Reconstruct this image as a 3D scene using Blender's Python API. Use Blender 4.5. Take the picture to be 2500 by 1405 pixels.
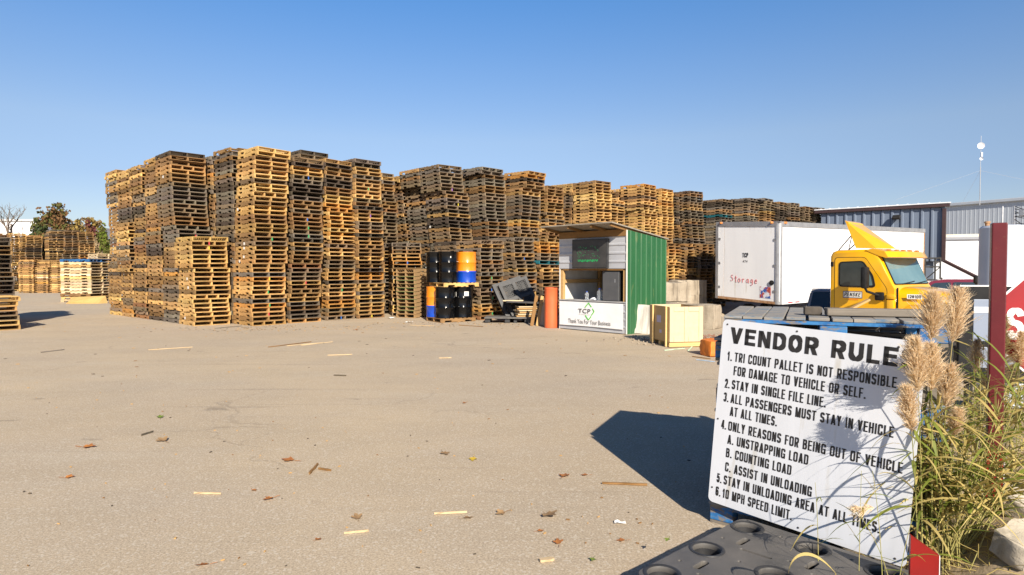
import bpy, bmesh, math, random
import numpy as np
from mathutils import Matrix, Vector, Euler, noise

for o in list(bpy.data.objects): bpy.data.objects.remove(o)
SC = bpy.context.scene
COL = SC.collection
R = math.radians

# ------------------------------------------------------------------ camera
FPX = 1524.0                      # focal length in pixels of the 2500 px wide photograph
PITCH = math.atan(42.5 / FPX)
CAMZ = 1.6
cam = bpy.data.cameras.new("camera")
cam.sensor_width = 36.0
cam.lens = 36.0 * FPX / 2500.0
cam.clip_start = 0.05
cam.clip_end = 3000
camo = bpy.data.objects.new("camera", cam)
COL.objects.link(camo)
camo.location = (0, 0, CAMZ)
camo.rotation_euler = (math.pi / 2 - PITCH, 0, 0)
SC.camera = camo

# ------------------------------------------------------------------ sky and sun
SUN_EL = R(30.6)
SUN_TO = Vector((0.257, -0.966, 0)).normalized()          # horizontal direction towards the sun
w = bpy.data.worlds.new("World"); SC.world = w; w.use_nodes = True
nt = w.node_tree
bg = nt.nodes["Background"]
sky = nt.nodes.new("ShaderNodeTexSky")
sky.sky_type = 'NISHITA'; sky.sun_disc = False
sky.sun_elevation = SUN_EL
sky.sun_rotation = math.atan2(SUN_TO.x, SUN_TO.y)
sky.altitude = 100; sky.air_density = 1.0; sky.dust_density = 0.6; sky.ozone_density = 2.0
# tint of the clear autumn sky by elevation: pale near the horizon, deep blue above
tcn = nt.nodes.new('ShaderNodeTexCoord'); sep = nt.nodes.new('ShaderNodeSeparateXYZ'); nt.links.new(tcn.outputs['Generated'], sep.inputs[0])
rmp = nt.nodes.new('ShaderNodeValToRGB'); nt.links.new(sep.outputs[2], rmp.inputs[0])
els = rmp.color_ramp.elements
SKYT = [(0.0, (.90, .88, 1.0)), (.13, (.92, .90, 1.02)), (.20, (1.10, 1.06, 1.11)), (.30, (.92, 1.10, 1.30)), (.41, (.66, 1.12, 1.50)), (.56, (.22, .48, .80)), (1.0, (.10, .26, .50))]
while len(els) < len(SKYT): els.new(.5)
for e_, (p_, c_) in zip(els, SKYT): e_.position = p_; e_.color = (c_[0] / 2, c_[1] / 2, c_[2] / 2, 1)
ml = nt.nodes.new('ShaderNodeVectorMath'); ml.operation = 'MULTIPLY'; nt.links.new(sky.outputs[0], ml.inputs[0]); nt.links.new(rmp.outputs[0], ml.inputs[1])
nt.links.new(ml.outputs[0], bg.inputs[0])
bg.inputs[1].default_value = 0.136        # the tint above is halved
sl = bpy.data.lights.new("sun", 'SUN'); sl.energy = 5.0; sl.angle = R(0.5); sl.color = (1.0, 0.90, 0.755)
so = bpy.data.objects.new("sun", sl); COL.objects.link(so)
dirn = Vector((SUN_TO.x * math.cos(SUN_EL), SUN_TO.y * math.cos(SUN_EL), math.sin(SUN_EL)))
so.rotation_euler = dirn.to_track_quat('Z', 'Y').to_euler()
so.location = dirn * 60
SC.render.engine = 'CYCLES'
SC.view_settings.view_transform = 'Standard'
SC.view_settings.look = 'None'
SC.view_settings.gamma = 1
SC.view_settings.use_curve_mapping = False
SC.view_settings.exposure = 0.75
SC.cycles.max_bounces = 6
SC.cycles.diffuse_bounces = 3

# ------------------------------------------------------------------ measuring helpers
FW = Vector((0, math.cos(PITCH), -math.sin(PITCH))); UP = Vector((0, math.sin(PITCH), math.cos(PITCH)))
def ray(x, y): return FW + Vector((1, 0, 0)) * ((x - 1250) / FPX) + UP * ((702.5 - y) / FPX)
def gnd(x, y, z=0.0):
    r = ray(x, y); t = (z - CAMZ) / r.z
    return Vector((0, 0, CAMZ)) + r * t
def at(x, y, Y):
    r = ray(x, y); return Vector((0, 0, CAMZ)) + r * (Y / r.y)

# ------------------------------------------------------------------ object helpers
def tag(o, label=None, cat=None, group=None, kind=None):
    if label: o['label'] = label
    if cat: o['category'] = cat
    if group: o['group'] = group
    if kind: o['kind'] = kind
    return o
def thing(name, label, cat, loc=(0, 0, 0), rotz=0.0, group=None, rot=None):
    o = bpy.data.objects.new(name, None); COL.objects.link(o)
    o.empty_display_size = 0.2
    o.location = loc; o.rotation_euler = rot if rot else (0, 0, rotz)
    return tag(o, label, cat, group)
def link(name, me, parent=None, loc=None, rot=None, color=None):
    o = bpy.data.objects.new(name, me); COL.objects.link(o)
    if parent: o.parent = parent
    if loc is not None: o.location = loc
    if rot is not None: o.rotation_euler = rot
    if color: o.color = color
    return o

class MB:
    def __init__(s): s.v = []; s.f = []; s.mi = []
    def add(s, vs, fs, mi=0, M=None):
        n = len(s.v)
        if M is not None: vs = [M @ Vector(p) for p in vs]
        s.v += [tuple(p) for p in vs]
        s.f += [tuple(i + n for i in f) for f in fs]
        s.mi += [mi] * len(fs)
        return s
    def box(s, c, d, mi=0, M=None, rot=None):
        x, y, z = d[0] / 2, d[1] / 2, d[2] / 2
        vs = [Vector(p) for p in ((-x,-y,-z),(x,-y,-z),(x,y,-z),(-x,y,-z),(-x,-y,z),(x,-y,z),(x,y,z),(-x,y,z))]
        if rot is not None:
            E = Euler(rot).to_matrix(); vs = [E @ p for p in vs]
        vs = [p + Vector(c) for p in vs]
        return s.add(vs, [(0,3,2,1),(4,5,6,7),(0,1,5,4),(1,2,6,5),(2,3,7,6),(3,0,4,7)], mi, M)
    def cbox(s, c, d, b=0.01, mi=0, M=None, rot=None):
        # chamfered box
        x, y, z = d[0] / 2, d[1] / 2, d[2] / 2
        b = min(b, x * .9, y * .9, z * .9)
        bm = bmesh.new(); bmesh.ops.create_cube(bm, size=1)
        for v in bm.verts: v.co = Vector((v.co.x * 2 * x, v.co.y * 2 * y, v.co.z * 2 * z))
        bmesh.ops.bevel(bm, geom=list(bm.edges), offset=b, segments=2, affect='EDGES', profile=0.5)
        bm.verts.ensure_lookup_table()
        E = Euler(rot).to_matrix() if rot is not None else Matrix.Identity(3)
        vs = [E @ v.co + Vector(c) for v in bm.verts]
        fs = [tuple(v.index for v in f.verts) for f in bm.faces]
        bm.free()
        return s.add(vs, fs, mi, M)
    def prism(s, poly, a, b, f, mi=0, M=None):
        # poly: 2d points; f(p, q, h) -> 3d ; extruded from h=a to h=b
        n = len(poly)
        vs = [f(p[0], p[1], a) for p in poly] + [f(p[0], p[1], b) for p in poly]
        fs = [tuple(range(n - 1, -1, -1)), tuple(range(n, 2 * n))]
        fs += [(i, (i + 1) % n, (i + 1) % n + n, i + n) for i in range(n)]
        return s.add(vs, fs, mi, M)
    def tube(s, pts, rad, n=6, mi=0, M=None, cap=True):
        pts = [Vector(p) for p in pts]
        if not isinstance(rad, (list, tuple)): rad = [rad] * len(pts)
        vs = []; fs = []
        prev = None
        for i, p in enumerate(pts):
            d = (pts[min(i + 1, len(pts) - 1)] - pts[max(i - 1, 0)])
            if d.length < 1e-9: d = Vector((0, 0, 1))
            d.normalize()
            if prev is None:
                a = d.orthogonal().normalized()
            else:
                a = prev - d * prev.dot(d)
                if a.length < 1e-6: a = d.orthogonal()
                a.normalize()
            prev = a
            b = d.cross(a)
            for k in range(n):
                t = 2 * math.pi * k / n
                vs.append(p + (a * math.cos(t) + b * math.sin(t)) * rad[i])
        for i in range(len(pts) - 1):
            for k in range(n):
                k2 = (k + 1) % n
                fs.append((i*n+k, i*n+k2, (i+1)*n+k2, (i+1)*n+k))
        if cap:
            fs.append(tuple(range(n - 1, -1, -1))); fs.append(tuple((len(pts)-1)*n + k for k in range(n)))
        return s.add(vs, fs, mi, M)
    def lathe(s, prof, n=32, mi=0, M=None, mif=None):
        vs = []; fs = []; mm = []
        for r, z in prof:
            for k in range(n):
                t = 2 * math.pi * k / n
                vs.append((r * math.cos(t), r * math.sin(t), z))
        for i in range(len(prof) - 1):
            for k in range(n):
                k2 = (k + 1) % n
                fs.append((i*n+k, i*n+k2, (i+1)*n+k2, (i+1)*n+k)); mm.append(mif(prof[i], prof[i+1]) if mif else mi)
        n0 = len(s.f)
        s.add(vs, fs, mi, M)
        s.mi[n0:] = mm
        return s
    def build(s, name, mats, parent=None, loc=None, rot=None, smooth=None, color=None):
        me = s.mesh(name, mats, smooth)
        return link(name, me, parent, loc, rot, color)
    def mesh(s, name, mats, smooth=None):
        me = bpy.data.meshes.new(name)
        me.from_pydata(s.v, [], s.f)
        if not isinstance(mats, (list, tuple)): mats = [mats]
        for m in mats: me.materials.append(m)
        if len(mats) > 1: me.polygons.foreach_set('material_index', s.mi)
        bm = bmesh.new(); bm.from_mesh(me)
        bmesh.ops.recalc_face_normals(bm, faces=bm.faces); bm.to_mesh(me); bm.free()
        if smooth is not None:
            me.polygons.foreach_set('use_smooth', [True] * len(me.polygons))
            me.set_sharp_from_angle(angle=R(smooth))
        me.update()
        return me

# ------------------------------------------------------------------ materials
def newmat(name):
    m = bpy.data.materials.new(name); m.use_nodes = True
    n = m.node_tree; b = n.nodes["Principled BSDF"]
    return m, n, b
def nd(n, t, **k):
    o = n.nodes.new(t)
    for a, v in k.items(): setattr(o, a, v)
    return o
def mixc(n, fac, a, b, mode='MIX'):
    x = nd(n, 'ShaderNodeMix', data_type='RGBA', blend_type=mode)
    for i, v in ((0, fac), (6, a), (7, b)):
        if hasattr(v, 'is_linked') or hasattr(v, 'links'): n.links.new(v, x.inputs[i])
        elif i == 0: x.inputs[0].default_value = v
        else: x.inputs[i].default_value = (v[0], v[1], v[2], 1)
    return x.outputs[2]
def ramp(n, src, p0, p1, c0=(0,0,0), c1=(1,1,1)):
    r = nd(n, 'ShaderNodeValToRGB'); r.color_ramp.elements[0].position = p0; r.color_ramp.elements[1].position = p1
    r.color_ramp.elements[0].color = (*c0, 1); r.color_ramp.elements[1].color = (*c1, 1)
    n.links.new(src, r.inputs[0]); return r.outputs[0]
def noisen(n, co, scale, detail=3, rough=.55):
    x = nd(n, 'ShaderNodeTexNoise'); x.inputs['Scale'].default_value = scale; x.inputs['Detail'].default_value = detail
    x.inputs['Roughness'].default_value = rough
    n.links.new(co, x.inputs['Vector']); return x.outputs['Fac']
def coord(n, kind='Object', scale=None, rot=None):
    t = nd(n, 'ShaderNodeTexCoord').outputs[kind]
    if scale or rot:
        mp = nd(n, 'ShaderNodeMapping')
        if scale: mp.inputs['Scale'].default_value = scale
        if rot: mp.inputs['Rotation'].default_value = rot
        n.links.new(t, mp.inputs[0]); t = mp.outputs[0]
    return t
def bumpn(n, b, h, strength=.3, dist=.01):
    x = nd(n, 'ShaderNodeBump'); x.inputs['Strength'].default_value = strength; x.inputs['Distance'].default_value = dist
    n.links.new(h, x.inputs['Height']); n.links.new(x.outputs[0], b.inputs['Normal'])
def surf(name, c1, c2=None, scale=6, rough=.6, metal=0, p=(.35, .65), bump=0, bscale=None, coat=0, stretch=None, c3=None, c3s=40, spec=.5, bdist=.005, fine=0):
    m, n, b = newmat(name)
    co = coord(n, 'Object', stretch)
    b.inputs['Roughness'].default_value = rough; b.inputs['Metallic'].default_value = metal
    b.inputs['Specular IOR Level'].default_value = spec
    b.inputs['Coat Weight'].default_value = coat; b.inputs['Coat Roughness'].default_value = .08
    if c2 is None: c2 = tuple(x * .85 for x in c1)
    f = ramp(n, noisen(n, co, scale, 5), *p)
    c = mixc(n, f, c1, c2)
    if c3 is not None:
        g = ramp(n, noisen(n, co, c3s, 4), .62, .7)
        c = mixc(n, g, c, c3)
    n.links.new(c, b.inputs['Base Color'])
    if bump: bumpn(n, b, noisen(n, co, bscale or scale * 4, 4), bump, bdist)
    return m
def wood_mat(name, source):
    m, n, b = newmat(name)
    if source == 'object':
        oi = nd(n, 'ShaderNodeObjectInfo'); base = oi.outputs['Color']
    else:
        a = nd(n, 'ShaderNodeAttribute', attribute_name='tint'); base = a.outputs['Color']
    g = nd(n, 'ShaderNodeNewGeometry')
    isl = ramp(n, g.outputs['Random Per Island'], 0, 1, (.70, .66, .62), (1.18, 1.18, 1.18))
    co = coord(n, 'Object')
    c = mixc(n, 1.0, base, isl, 'MULTIPLY')
    lo = ramp(n, noisen(n, co, 3.2, 4), .3, .7, (.74, .72, .70), (1.1, 1.1, 1.1))
    c = mixc(n, 1.0, c, lo, 'MULTIPLY')
    gr = ramp(n, noisen(n, coord(n, 'Object', (7, 7, 90)), 1.0, 5), .3, .72, (.8, .78, .76), (1.1, 1.1, 1.1))
    c = mixc(n, 1.0, c, gr, 'MULTIPLY')
    n.links.new(c, b.inputs['Base Color'])
    b.inputs['Roughness'].default_value = .85; b.inputs['Specular IOR Level'].default_value = .25
    return m
WOOD = wood_mat('pallet_wood', 'object')
WOODS = wood_mat('pallet_wood_far', 'attr')
def lumber(name, c, dark=.7, scale=(3, 3, 40), rough=.8):
    m, n, b = newmat(name)
    co = coord(n, 'Object', scale)
    f = ramp(n, noisen(n, co, 1.2, 6, .65), .3, .75)
    cc = mixc(n, f, c, tuple(x * dark for x in c))
    f2 = ramp(n, noisen(n, coord(n, 'Object'), 5, 4), .45, .7)
    cc = mixc(n, f2, cc, tuple(x * (dark * .5 + .5) for x in c))
    n.links.new(cc, b.inputs['Base Color']); b.inputs['Roughness'].default_value = rough
    b.inputs['Specular IOR Level'].default_value = .3
    bumpn(n, b, noisen(n, co, 1.5, 6), .25, .003)
    return m
def glossy(name, c, rough=.3, coat=.5, metal=0, c2=None, scale=3):
    return surf(name, c, c2 or tuple(x * .92 for x in c), scale, rough, metal, coat=coat)

TAN_LUMBER = lumber('tan_lumber', (.55, .34, .14))
PALE_PLY = lumber('pale_plywood', (.64, .50, .32), .82, (8, 8, 8))
GREY_WOOD = lumber('grey_weathered_wood', (.23, .20, .165), .55)
BROWN_WOOD = lumber('brown_wood', (.26, .14, .05))
OLD_BLUE = None
BLACK_PLASTIC = surf('black_plastic', (.018, .018, .020), (.036, .036, .038), 7, .5, bump=.15, bscale=60)
DUSTY_PLASTIC = surf('dusty_black_plastic', (.072, .069, .066), (.125, .115, .105), 6, .52, p=(.3, .7), bump=.2, bscale=90, c3=(.13, .12, .105), c3s=9, spec=.45)
WHITE_SIGN = surf('white_sign_enamel', (.62, .64, .69), (.56, .58, .62), 1.6, .38, spec=.4, c3=(.50, .49, .47), c3s=3.5, stretch=(3.5, 3.5, .5), bump=.12, bscale=2.2, bdist=.01)
LETTER_BLACK = surf('black_vinyl', (.016, .015, .015), (.024, .022, .022), 9, .5)
STEEL = surf('galvanised_steel', (.50, .51, .53), (.40, .41, .44), 5, .45, .6, bump=.05)
RUBBER = surf('tyre_rubber', (.018, .018, .018), (.03, .03, .03), 10, .85)
DARK_METAL = surf('dark_metal', (.02, .02, .022), (.035, .033, .03), 8, .5, .3)

# ------------------------------------------------------------------ ground
def smooth(a, b, x):
    t = max(0.0, min(1.0, (x - a) / (b - a))); return t * t * (3 - 2 * t)
DROP = [(5.6, -20), (5.0, 5.5), (6.1, 16.5), (6.9, 19.4), (7.4, 22.6), (9.2, 27.2), (15, 30), (40, 30.2), (300, 40)]
def drop_side(x, y):
    # positive on the lower (right-hand) side of the edge line
    best = 1e9; sgn = 1
    for (x0, y0), (x1, y1) in zip(DROP[:-1], DROP[1:]):
        dx, dy = x1 - x0, y1 - y0; L = dx*dx + dy*dy
        t = max(0, min(1, ((x-x0)*dx + (y-y0)*dy) / L))
        px, py = x0 + t*dx, y0 + t*dy
        d = math.hypot(x-px, y-py)
        if d < best:
            best = d; sgn = 1 if (dx*(y-y0) - dy*(x-x0)) < 0 else -1
    return best * sgn
def ground_z(x, y):
    return -0.75 * smooth(0.0, 1.1, drop_side(x, y))
def ground_mat():
    m, n, b = newmat('worn_asphalt')
    co = coord(n, 'Object')
    big = ramp(n, noisen(n, co, .16, 5, .6), .32, .7)
    c = mixc(n, big, (.485, .390, .270), (.405, .330, .245))
    cool = ramp(n, noisen(n, coord(n, 'Object', (.5, .9, 1), (0, 0, R(-25))), .35, 6, .62), .44, .62)
    ch_ = nd(n, 'ShaderNodeMath', operation='MULTIPLY'); n.links.new(cool, ch_.inputs[0]); ch_.inputs[1].default_value = .55
    c = mixc(n, ch_.outputs[0], c, (.395, .335, .268))
    st = ramp(n, noisen(n, coord(n, 'Object', (.6, 1.3, 1), (0, 0, R(-20))), .7, 7, .7), .42, .68)
    sth = nd(n, 'ShaderNodeMath', operation='MULTIPLY'); n.links.new(st, sth.inputs[0]); sth.inputs[1].default_value = .45
    c = mixc(n, sth.outputs[0], c, (.345, .285, .210))
    st2 = ramp(n, noisen(n, coord(n, 'Object', (.6, 1.6, 1), (0, 0, R(9))), .45, 7, .72), .54, .76)
    c = mixc(n, st2, c, (.45, .385, .30))
    # tyre scuffs
    sc = ramp(n, noisen(n, coord(n, 'Object', (.16, 5.5, 1), (0, 0, R(22))), 1.0, 4, .6), .60, .72)
    scm = ramp(n, noisen(n, co, .35, 3), .45, .62)
    mm = nd(n, 'ShaderNodeMath', operation='MULTIPLY'); n.links.new(sc, mm.inputs[0]); n.links.new(scm, mm.inputs[1])
    mh = nd(n, 'ShaderNodeMath', operation='MULTIPLY'); n.links.new(mm.outputs[0], mh.inputs[0]); mh.inputs[1].default_value = .75
    c = mixc(n, mh.outputs[0], c, (.235, .195, .152))
    # oil spots
    wv = nd(n, 'ShaderNodeTexVoronoi'); wv.inputs['Scale'].default_value = 1.7
    nn = nd(n, 'ShaderNodeTexNoise'); nn.inputs['Scale'].default_value = 2.2
    n.links.new(co, nn.inputs['Vector'])
    vm = nd(n, 'ShaderNodeVectorMath', operation='MULTIPLY_ADD'); n.links.new(nn.outputs['Color'], vm.inputs[0])
    vm.inputs[1].default_value = (.55, .55, 0); n.links.new(coord(n, 'Object', (.6, 1.2, 1), (0, 0, R(-15))), vm.inputs[2])
    n.links.new(vm.outputs[0], wv.inputs['Vector'])
    sp = ramp(n, wv.outputs['Distance'], .05, .13, (1, 1, 1), (0, 0, 0))
    rc = nd(n, 'ShaderNodeSeparateColor'); n.links.new(wv.outputs['Color'], rc.inputs[0])
    keep = ramp(n, rc.outputs[0], .25, .7)
    m3 = nd(n, 'ShaderNodeMath', operation='MULTIPLY'); n.links.new(sp, m3.inputs[0]); n.links.new(keep, m3.inputs[1])
    m4 = nd(n, 'ShaderNodeMath', operation='MULTIPLY'); n.links.new(m3.outputs[0], m4.inputs[0]); m4.inputs[1].default_value = .42
    c = mixc(n, m4.outputs[0], c, (.10, .088, .072))
    # hairline cracks
    cw = nd(n, 'ShaderNodeTexVoronoi', feature='DISTANCE_TO_EDGE'); cw.inputs['Scale'].default_value = .22
    cn_ = nd(n, 'ShaderNodeTexNoise'); cn_.inputs['Scale'].default_value = 1.1; cn_.inputs['Detail'].default_value = 6; n.links.new(co, cn_.inputs['Vector'])
    cv = nd(n, 'ShaderNodeVectorMath', operation='MULTIPLY_ADD'); n.links.new(cn_.outputs['Color'], cv.inputs[0]); cv.inputs[1].default_value = (1.6, 1.6, 0); n.links.new(co, cv.inputs[2]); n.links.new(cv.outputs[0], cw.inputs['Vector'])
    ck = ramp(n, cw.outputs['Distance'], .0, .0045, (1, 1, 1), (0, 0, 0)); ckm = ramp(n, noisen(n, co, .5, 3), .48, .62)
    c5 = nd(n, 'ShaderNodeMath', operation='MULTIPLY'); n.links.new(ck, c5.inputs[0]); n.links.new(ckm, c5.inputs[1])
    c6 = nd(n, 'ShaderNodeMath', operation='MULTIPLY'); n.links.new(c5.outputs[0], c6.inputs[0]); c6.inputs[1].default_value = .45
    c = mixc(n, c6.outputs[0], c, (.16, .13, .10))
    # aggregate speckle
    fi = ramp(n, noisen(n, co, 80, 4, .75), .32, .69, (.62, .61, .60), (1.38, 1.38, 1.37))
    c = mixc(n, 1.0, c, fi, 'MULTIPLY')
    v2 = nd(n, 'ShaderNodeTexVoronoi'); v2.inputs['Scale'].default_value = 75; n.links.new(co, v2.inputs['Vector'])
    s2 = nd(n, 'ShaderNodeSeparateColor'); n.links.new(v2.outputs['Color'], s2.inputs[0])
    f3 = ramp(n, s2.outputs[0], .86, .92)
    h3 = nd(n, 'ShaderNodeMath', operation='MULTIPLY'); n.links.new(f3, h3.inputs[0]); h3.inputs[1].default_value = .5
    c = mixc(n, h3.outputs[0], c, (.58, .52, .43))
    n.links.new(c, b.inputs['Base Color'])
    b.inputs['Roughness'].default_value = .9; b.inputs['Specular IOR Level'].default_value = .2
    bumpn(n, b, noisen(n, co, 110, 3, .7), .55, .006)
    return m
def build_ground():
    xs = sorted(set([-1500, -700, -350, -200, -120, -80, -50, -30, -20, -14, -10, -6, -3, -1.5, 0, 1, 2, 3, 3.5] +
                    [4 + .35 * i for i in range(40)] + [18.5, 20, 23, 27, 33, 40, 60, 90, 150, 300, 700, 1500]))
    ys = sorted(set([-300, -100, -40, -20, -10, -5, -2, 0, 2, 3, 4, 5] + [5.5 + .5 * i for i in range(60)] +
                    [36, 38, 41, 45, 50, 60, 75, 100, 150, 250, 500, 1000, 2000]))
    vs = [(x, y, ground_z(x, y)) for y in ys for x in xs]
    nx = len(xs)
    fs = [(j*nx+i, j*nx+i+1, (j+1)*nx+i+1, (j+1)*nx+i) for j in range(len(ys)-1) for i in range(nx-1)]
    g = MB().add(vs, fs).build('ground', ground_mat(), smooth=60)
    tag(g, 'worn tan grey asphalt yard strewn with leaves and splinters', 'ground', kind='structure')
build_ground()

SAND = surf('sandy_dirt', (.43, .34, .225), (.33, .255, .165), 2.2, .95, bump=.6, bscale=30, bdist=.01, c3=(.22, .17, .11), c3s=16, spec=.1)
def verge_z(x, y):
    # boundary of the dirt bank, x as a function of y
    bx = 1.62 + .40 * (y - 2.0) if y < 6 else 3.22 + .12 * (y - 6)
    d = x - bx
    z = -0.05 + .23 * smooth(-.1, .75, d) + .05 * noise.noise((x * 1.7, y * 1.7, 3.1)) * smooth(0, .5, d) + .02 * noise.noise((x * 6, y * 6, 7))
    z += .12 * smooth(.8, 2.0, d) + .17 * math.exp(-((x - 2.42) / .30) ** 2 - ((y - 3.12) / .42) ** 2)
    return z - .9 * smooth(1.4, 3.6, d) * smooth(3.0, 5.5, y) - .25 * smooth(6.5, 9, y)
def build_verge():
    xs = [1.3 + .06 * i for i in range(88)]; ys = [.8 + .08 * i for i in range(105)]
    vs = [(x, y, verge_z(x, y)) for y in ys for x in xs]; nx = len(xs)
    fs = [(j*nx+i, j*nx+i+1, (j+1)*nx+i+1, (j+1)*nx+i) for j in range(len(ys)-1) for i in range(nx-1)]
    g = MB().add(vs, fs).build('dirt_verge', SAND, smooth=80)
    tag(g, 'sandy dirt bank with stones at the yard edge', 'dirt bank', kind='structure')
build_verge()

# ------------------------------------------------------------------ wooden pallets
PL, PW, PH = 1.219, 1.016, 0.128
def stringer(mb, x, rng, wob=.0):
    h0, h1 = .017, .110
    L = PL / 2
    prof = [(-L, h0), (-.475, h0), (-.45, .064), (-.245, .064), (-.22, h0), (.22, h0), (.245, .064), (.45, .064), (.475, h0), (L, h0), (L, h1), (-L, h1)]
    mb.prism(prof, x - .02, x + .02, lambda p, q, h: (h, p, q))
def make_variant(seed, four=False, broken=False, warp=0):
    rng = random.Random(seed)
    parts = []
    xs = [-.488, -.15 + rng.uniform(-.02, .02), .15 + rng.uniform(-.02, .02), .488] if four else [-.488, rng.uniform(-.03, .03), .488]
    for x in xs:
        mb = MB(); stringer(mb, x, rng); parts.append(('stringer', mb))
    t = MB()
    ys = [-.54, -.385, -.23, -.08, .08, .235, .385, .54]
    for i, y in enumerate(ys):
        if broken and i == 3: continue
        wd = .138 if i in (0, len(ys)-1) else rng.choice([.089, .095, .075, .1])
        ln = PW - rng.uniform(0, .012); sh = rng.uniform(-.008, .008)
        if warp and rng.random() < .3: ln *= rng.uniform(.55, .97); sh = rng.choice([-1, 1]) * (PW - ln) / 2
        t.box((sh + warp * rng.uniform(-.016, .016), y + rng.uniform(-.008, .008), .1185 + warp * rng.uniform(-.002, .003)), (ln, wd, .0155), rot=(0, warp * rng.uniform(-.010, .010), rng.uniform(-.008, .008) * (1 + 3 * warp)))
    parts.append(('top_deck', t))
    b = MB()
    for i, y in enumerate((-.54, -.2, 0.02, .2, .54)):
        if broken and i == 1: continue
        wd = .138 if i in (0, 4) else .09
        b.box((rng.uniform(-.008, .008), y + rng.uniform(-.008, .008), .0085), (PW - rng.uniform(0, .012), wd, .0155), rot=(0, 0, rng.uniform(-.008, .008)))
    parts.append(('bottom_deck', b))
    return parts
VAR = [make_variant(11), make_variant(12), make_variant(13, four=True), make_variant(14, broken=True), make_variant(15), make_variant(16, warp=1), make_variant(17, four=True, warp=1), make_variant(18, broken=True, warp=1)]
VMESH = [[(nm, mb.mesh('pallet_' + nm, WOOD)) for nm, mb in v] for v in VAR]
VNP = []
for v in VAR:
    vs = []; fs = []; n = 0
    for nm, mb in v:
        vs += mb.v; fs += [tuple(i + n for i in f) for f in mb.f]; n += len(mb.v)
    me = bpy.data.meshes.new('tmp'); me.from_pydata(vs, [], fs)
    bm = bmesh.new(); bm.from_mesh(me); bmesh.ops.recalc_face_normals(bm, faces=bm.faces)
    vs = np.array([vv.co[:] for vv in bm.verts]); fs = [tuple(x.index for x in f.verts) for f in bm.faces]
    bm.free(); bpy.data.meshes.remove(me)
    VNP.append((vs, fs))
TONES = {
    'fresh': ((.64, .415, .16), 'fresh yellow tan'), 'tan': ((.455, .28, .112), 'honey tan'), 'brown': ((.275, .165, .073), 'weathered brown'),
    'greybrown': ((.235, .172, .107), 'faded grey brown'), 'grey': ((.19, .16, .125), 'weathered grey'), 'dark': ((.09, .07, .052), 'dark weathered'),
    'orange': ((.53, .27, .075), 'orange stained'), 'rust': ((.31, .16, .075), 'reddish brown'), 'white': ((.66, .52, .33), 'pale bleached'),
    'teal': ((.02, .16, .19), 'teal painted'), 'blue': ((.03, .14, .34), 'blue painted'), 'yellow': ((.60, .42, .05), 'bright yellow')}
MIXES = {
    'left': dict(tan=34, brown=30, greybrown=20, grey=7, dark=7, rust=3, orange=2, fresh=9),
    'front': dict(fresh=14, tan=32, brown=28, greybrown=20, grey=6, dark=5, rust=2, orange=3),
    'bright': dict(fresh=48, tan=38, orange=5, brown=9, greybrown=6),
    'mid': dict(tan=22, brown=28, greybrown=32, grey=16, dark=9, orange=2, fresh=3, rust=2),
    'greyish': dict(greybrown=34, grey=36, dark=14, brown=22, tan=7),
    'orangey': dict(fresh=22, tan=38, orange=5, brown=24, greybrown=11),
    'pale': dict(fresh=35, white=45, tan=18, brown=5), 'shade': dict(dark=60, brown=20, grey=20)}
def gen_stack(P, yaw, n, mix, seed, lean=None, z0=0.0, chunk=None, scale=1.0, jit=1.0, special=None):
    """one stack of n pallets; P is the near bottom corner between its 48 inch side (left) and its 40 inch face (right)"""
    rng = random.Random(seed)
    u = Vector((math.cos(yaw), math.sin(yaw), 0)); v = Vector((-math.sin(yaw), math.cos(yaw), 0))
    base = Vector((P[0], P[1], 0)) + u * (PW / 2) * scale + v * (PL / 2) * scale
    out = []; k = 0; z = z0
    names = list(MIXES[mix]); wts = [MIXES[mix][a] for a in names]
    off = Vector((0, 0, 0)); tx = ty = 0; left = 0; tone0 = None
    while k < n:
        if left <= 0:
            left = chunk or rng.randint(11, 19)
            if k: off = off * .4 + u * rng.gauss(0, .055 * jit) + v * rng.gauss(0, .045 * jit)
            tx = rng.gauss(0, .009) * jit if k else 0; ty = rng.gauss(0, .009) * jit if k else 0
            cyaw = rng.gauss(0, .018) * jit; z += .006 if k else 0
            zc = z
        if rng.random() < .86 or tone0 is None: tone0 = rng.choices(names, wts)[0]
        tone = tone0
        if special and k in special: tone = special[k]
        left -= 1
        du = dv = 0
        if lean:
            for (za, ua, va), (zb, ub, vb) in zip(lean[:-1], lean[1:]):
                if za <= z <= zb:
                    t = (z - za) / (zb - za); du = ua + (ub - ua) * t; dv = va + (vb - va) * t
            if z > lean[-1][0]: du, dv = lean[-1][1:]
        p = base + off + u * (du + rng.gauss(0, .015) * jit) + v * (dv + rng.gauss(0, .013) * jit)
        hz = z - zc
        p += u * (hz * math.tan(ty)) - v * (hz * math.tan(tx))
        M = Matrix.Translation((p.x, p.y, z)) @ Matrix.Rotation(yaw + cyaw + rng.gauss(0, .008) * jit, 4, 'Z') @ Matrix.Rotation(tx, 4, 'X') @ Matrix.Rotation(ty, 4, 'Y')
        if scale != 1: M = M @ Matrix.Diagonal((scale, scale, 1.12, 1))
        var = rng.choices(range(8), [20, 20, 9, 5, 18, 14, 7, 7])[0]
        c = TONES[tone][0]; j = rng.uniform(.84, 1.14); j2 = rng.uniform(.94, 1.06)
        col = (c[0] * j, c[1] * j * j2, c[2] * j * j2 * rng.uniform(.92, 1.08))
        out.append((M, var, col, tone))
        z += PH * (1.12 if scale != 1 else 1); k += 1
    return out
ORD1 = ['', 'first', 'second', 'third', 'fourth', 'fifth', 'sixth', 'seventh', 'eighth', 'ninth', 'tenth', 'eleventh', 'twelfth', 'thirteenth',
        'fourteenth', 'fifteenth', 'sixteenth', 'seventeenth', 'eighteenth', 'nineteenth', 'twentieth']
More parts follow.
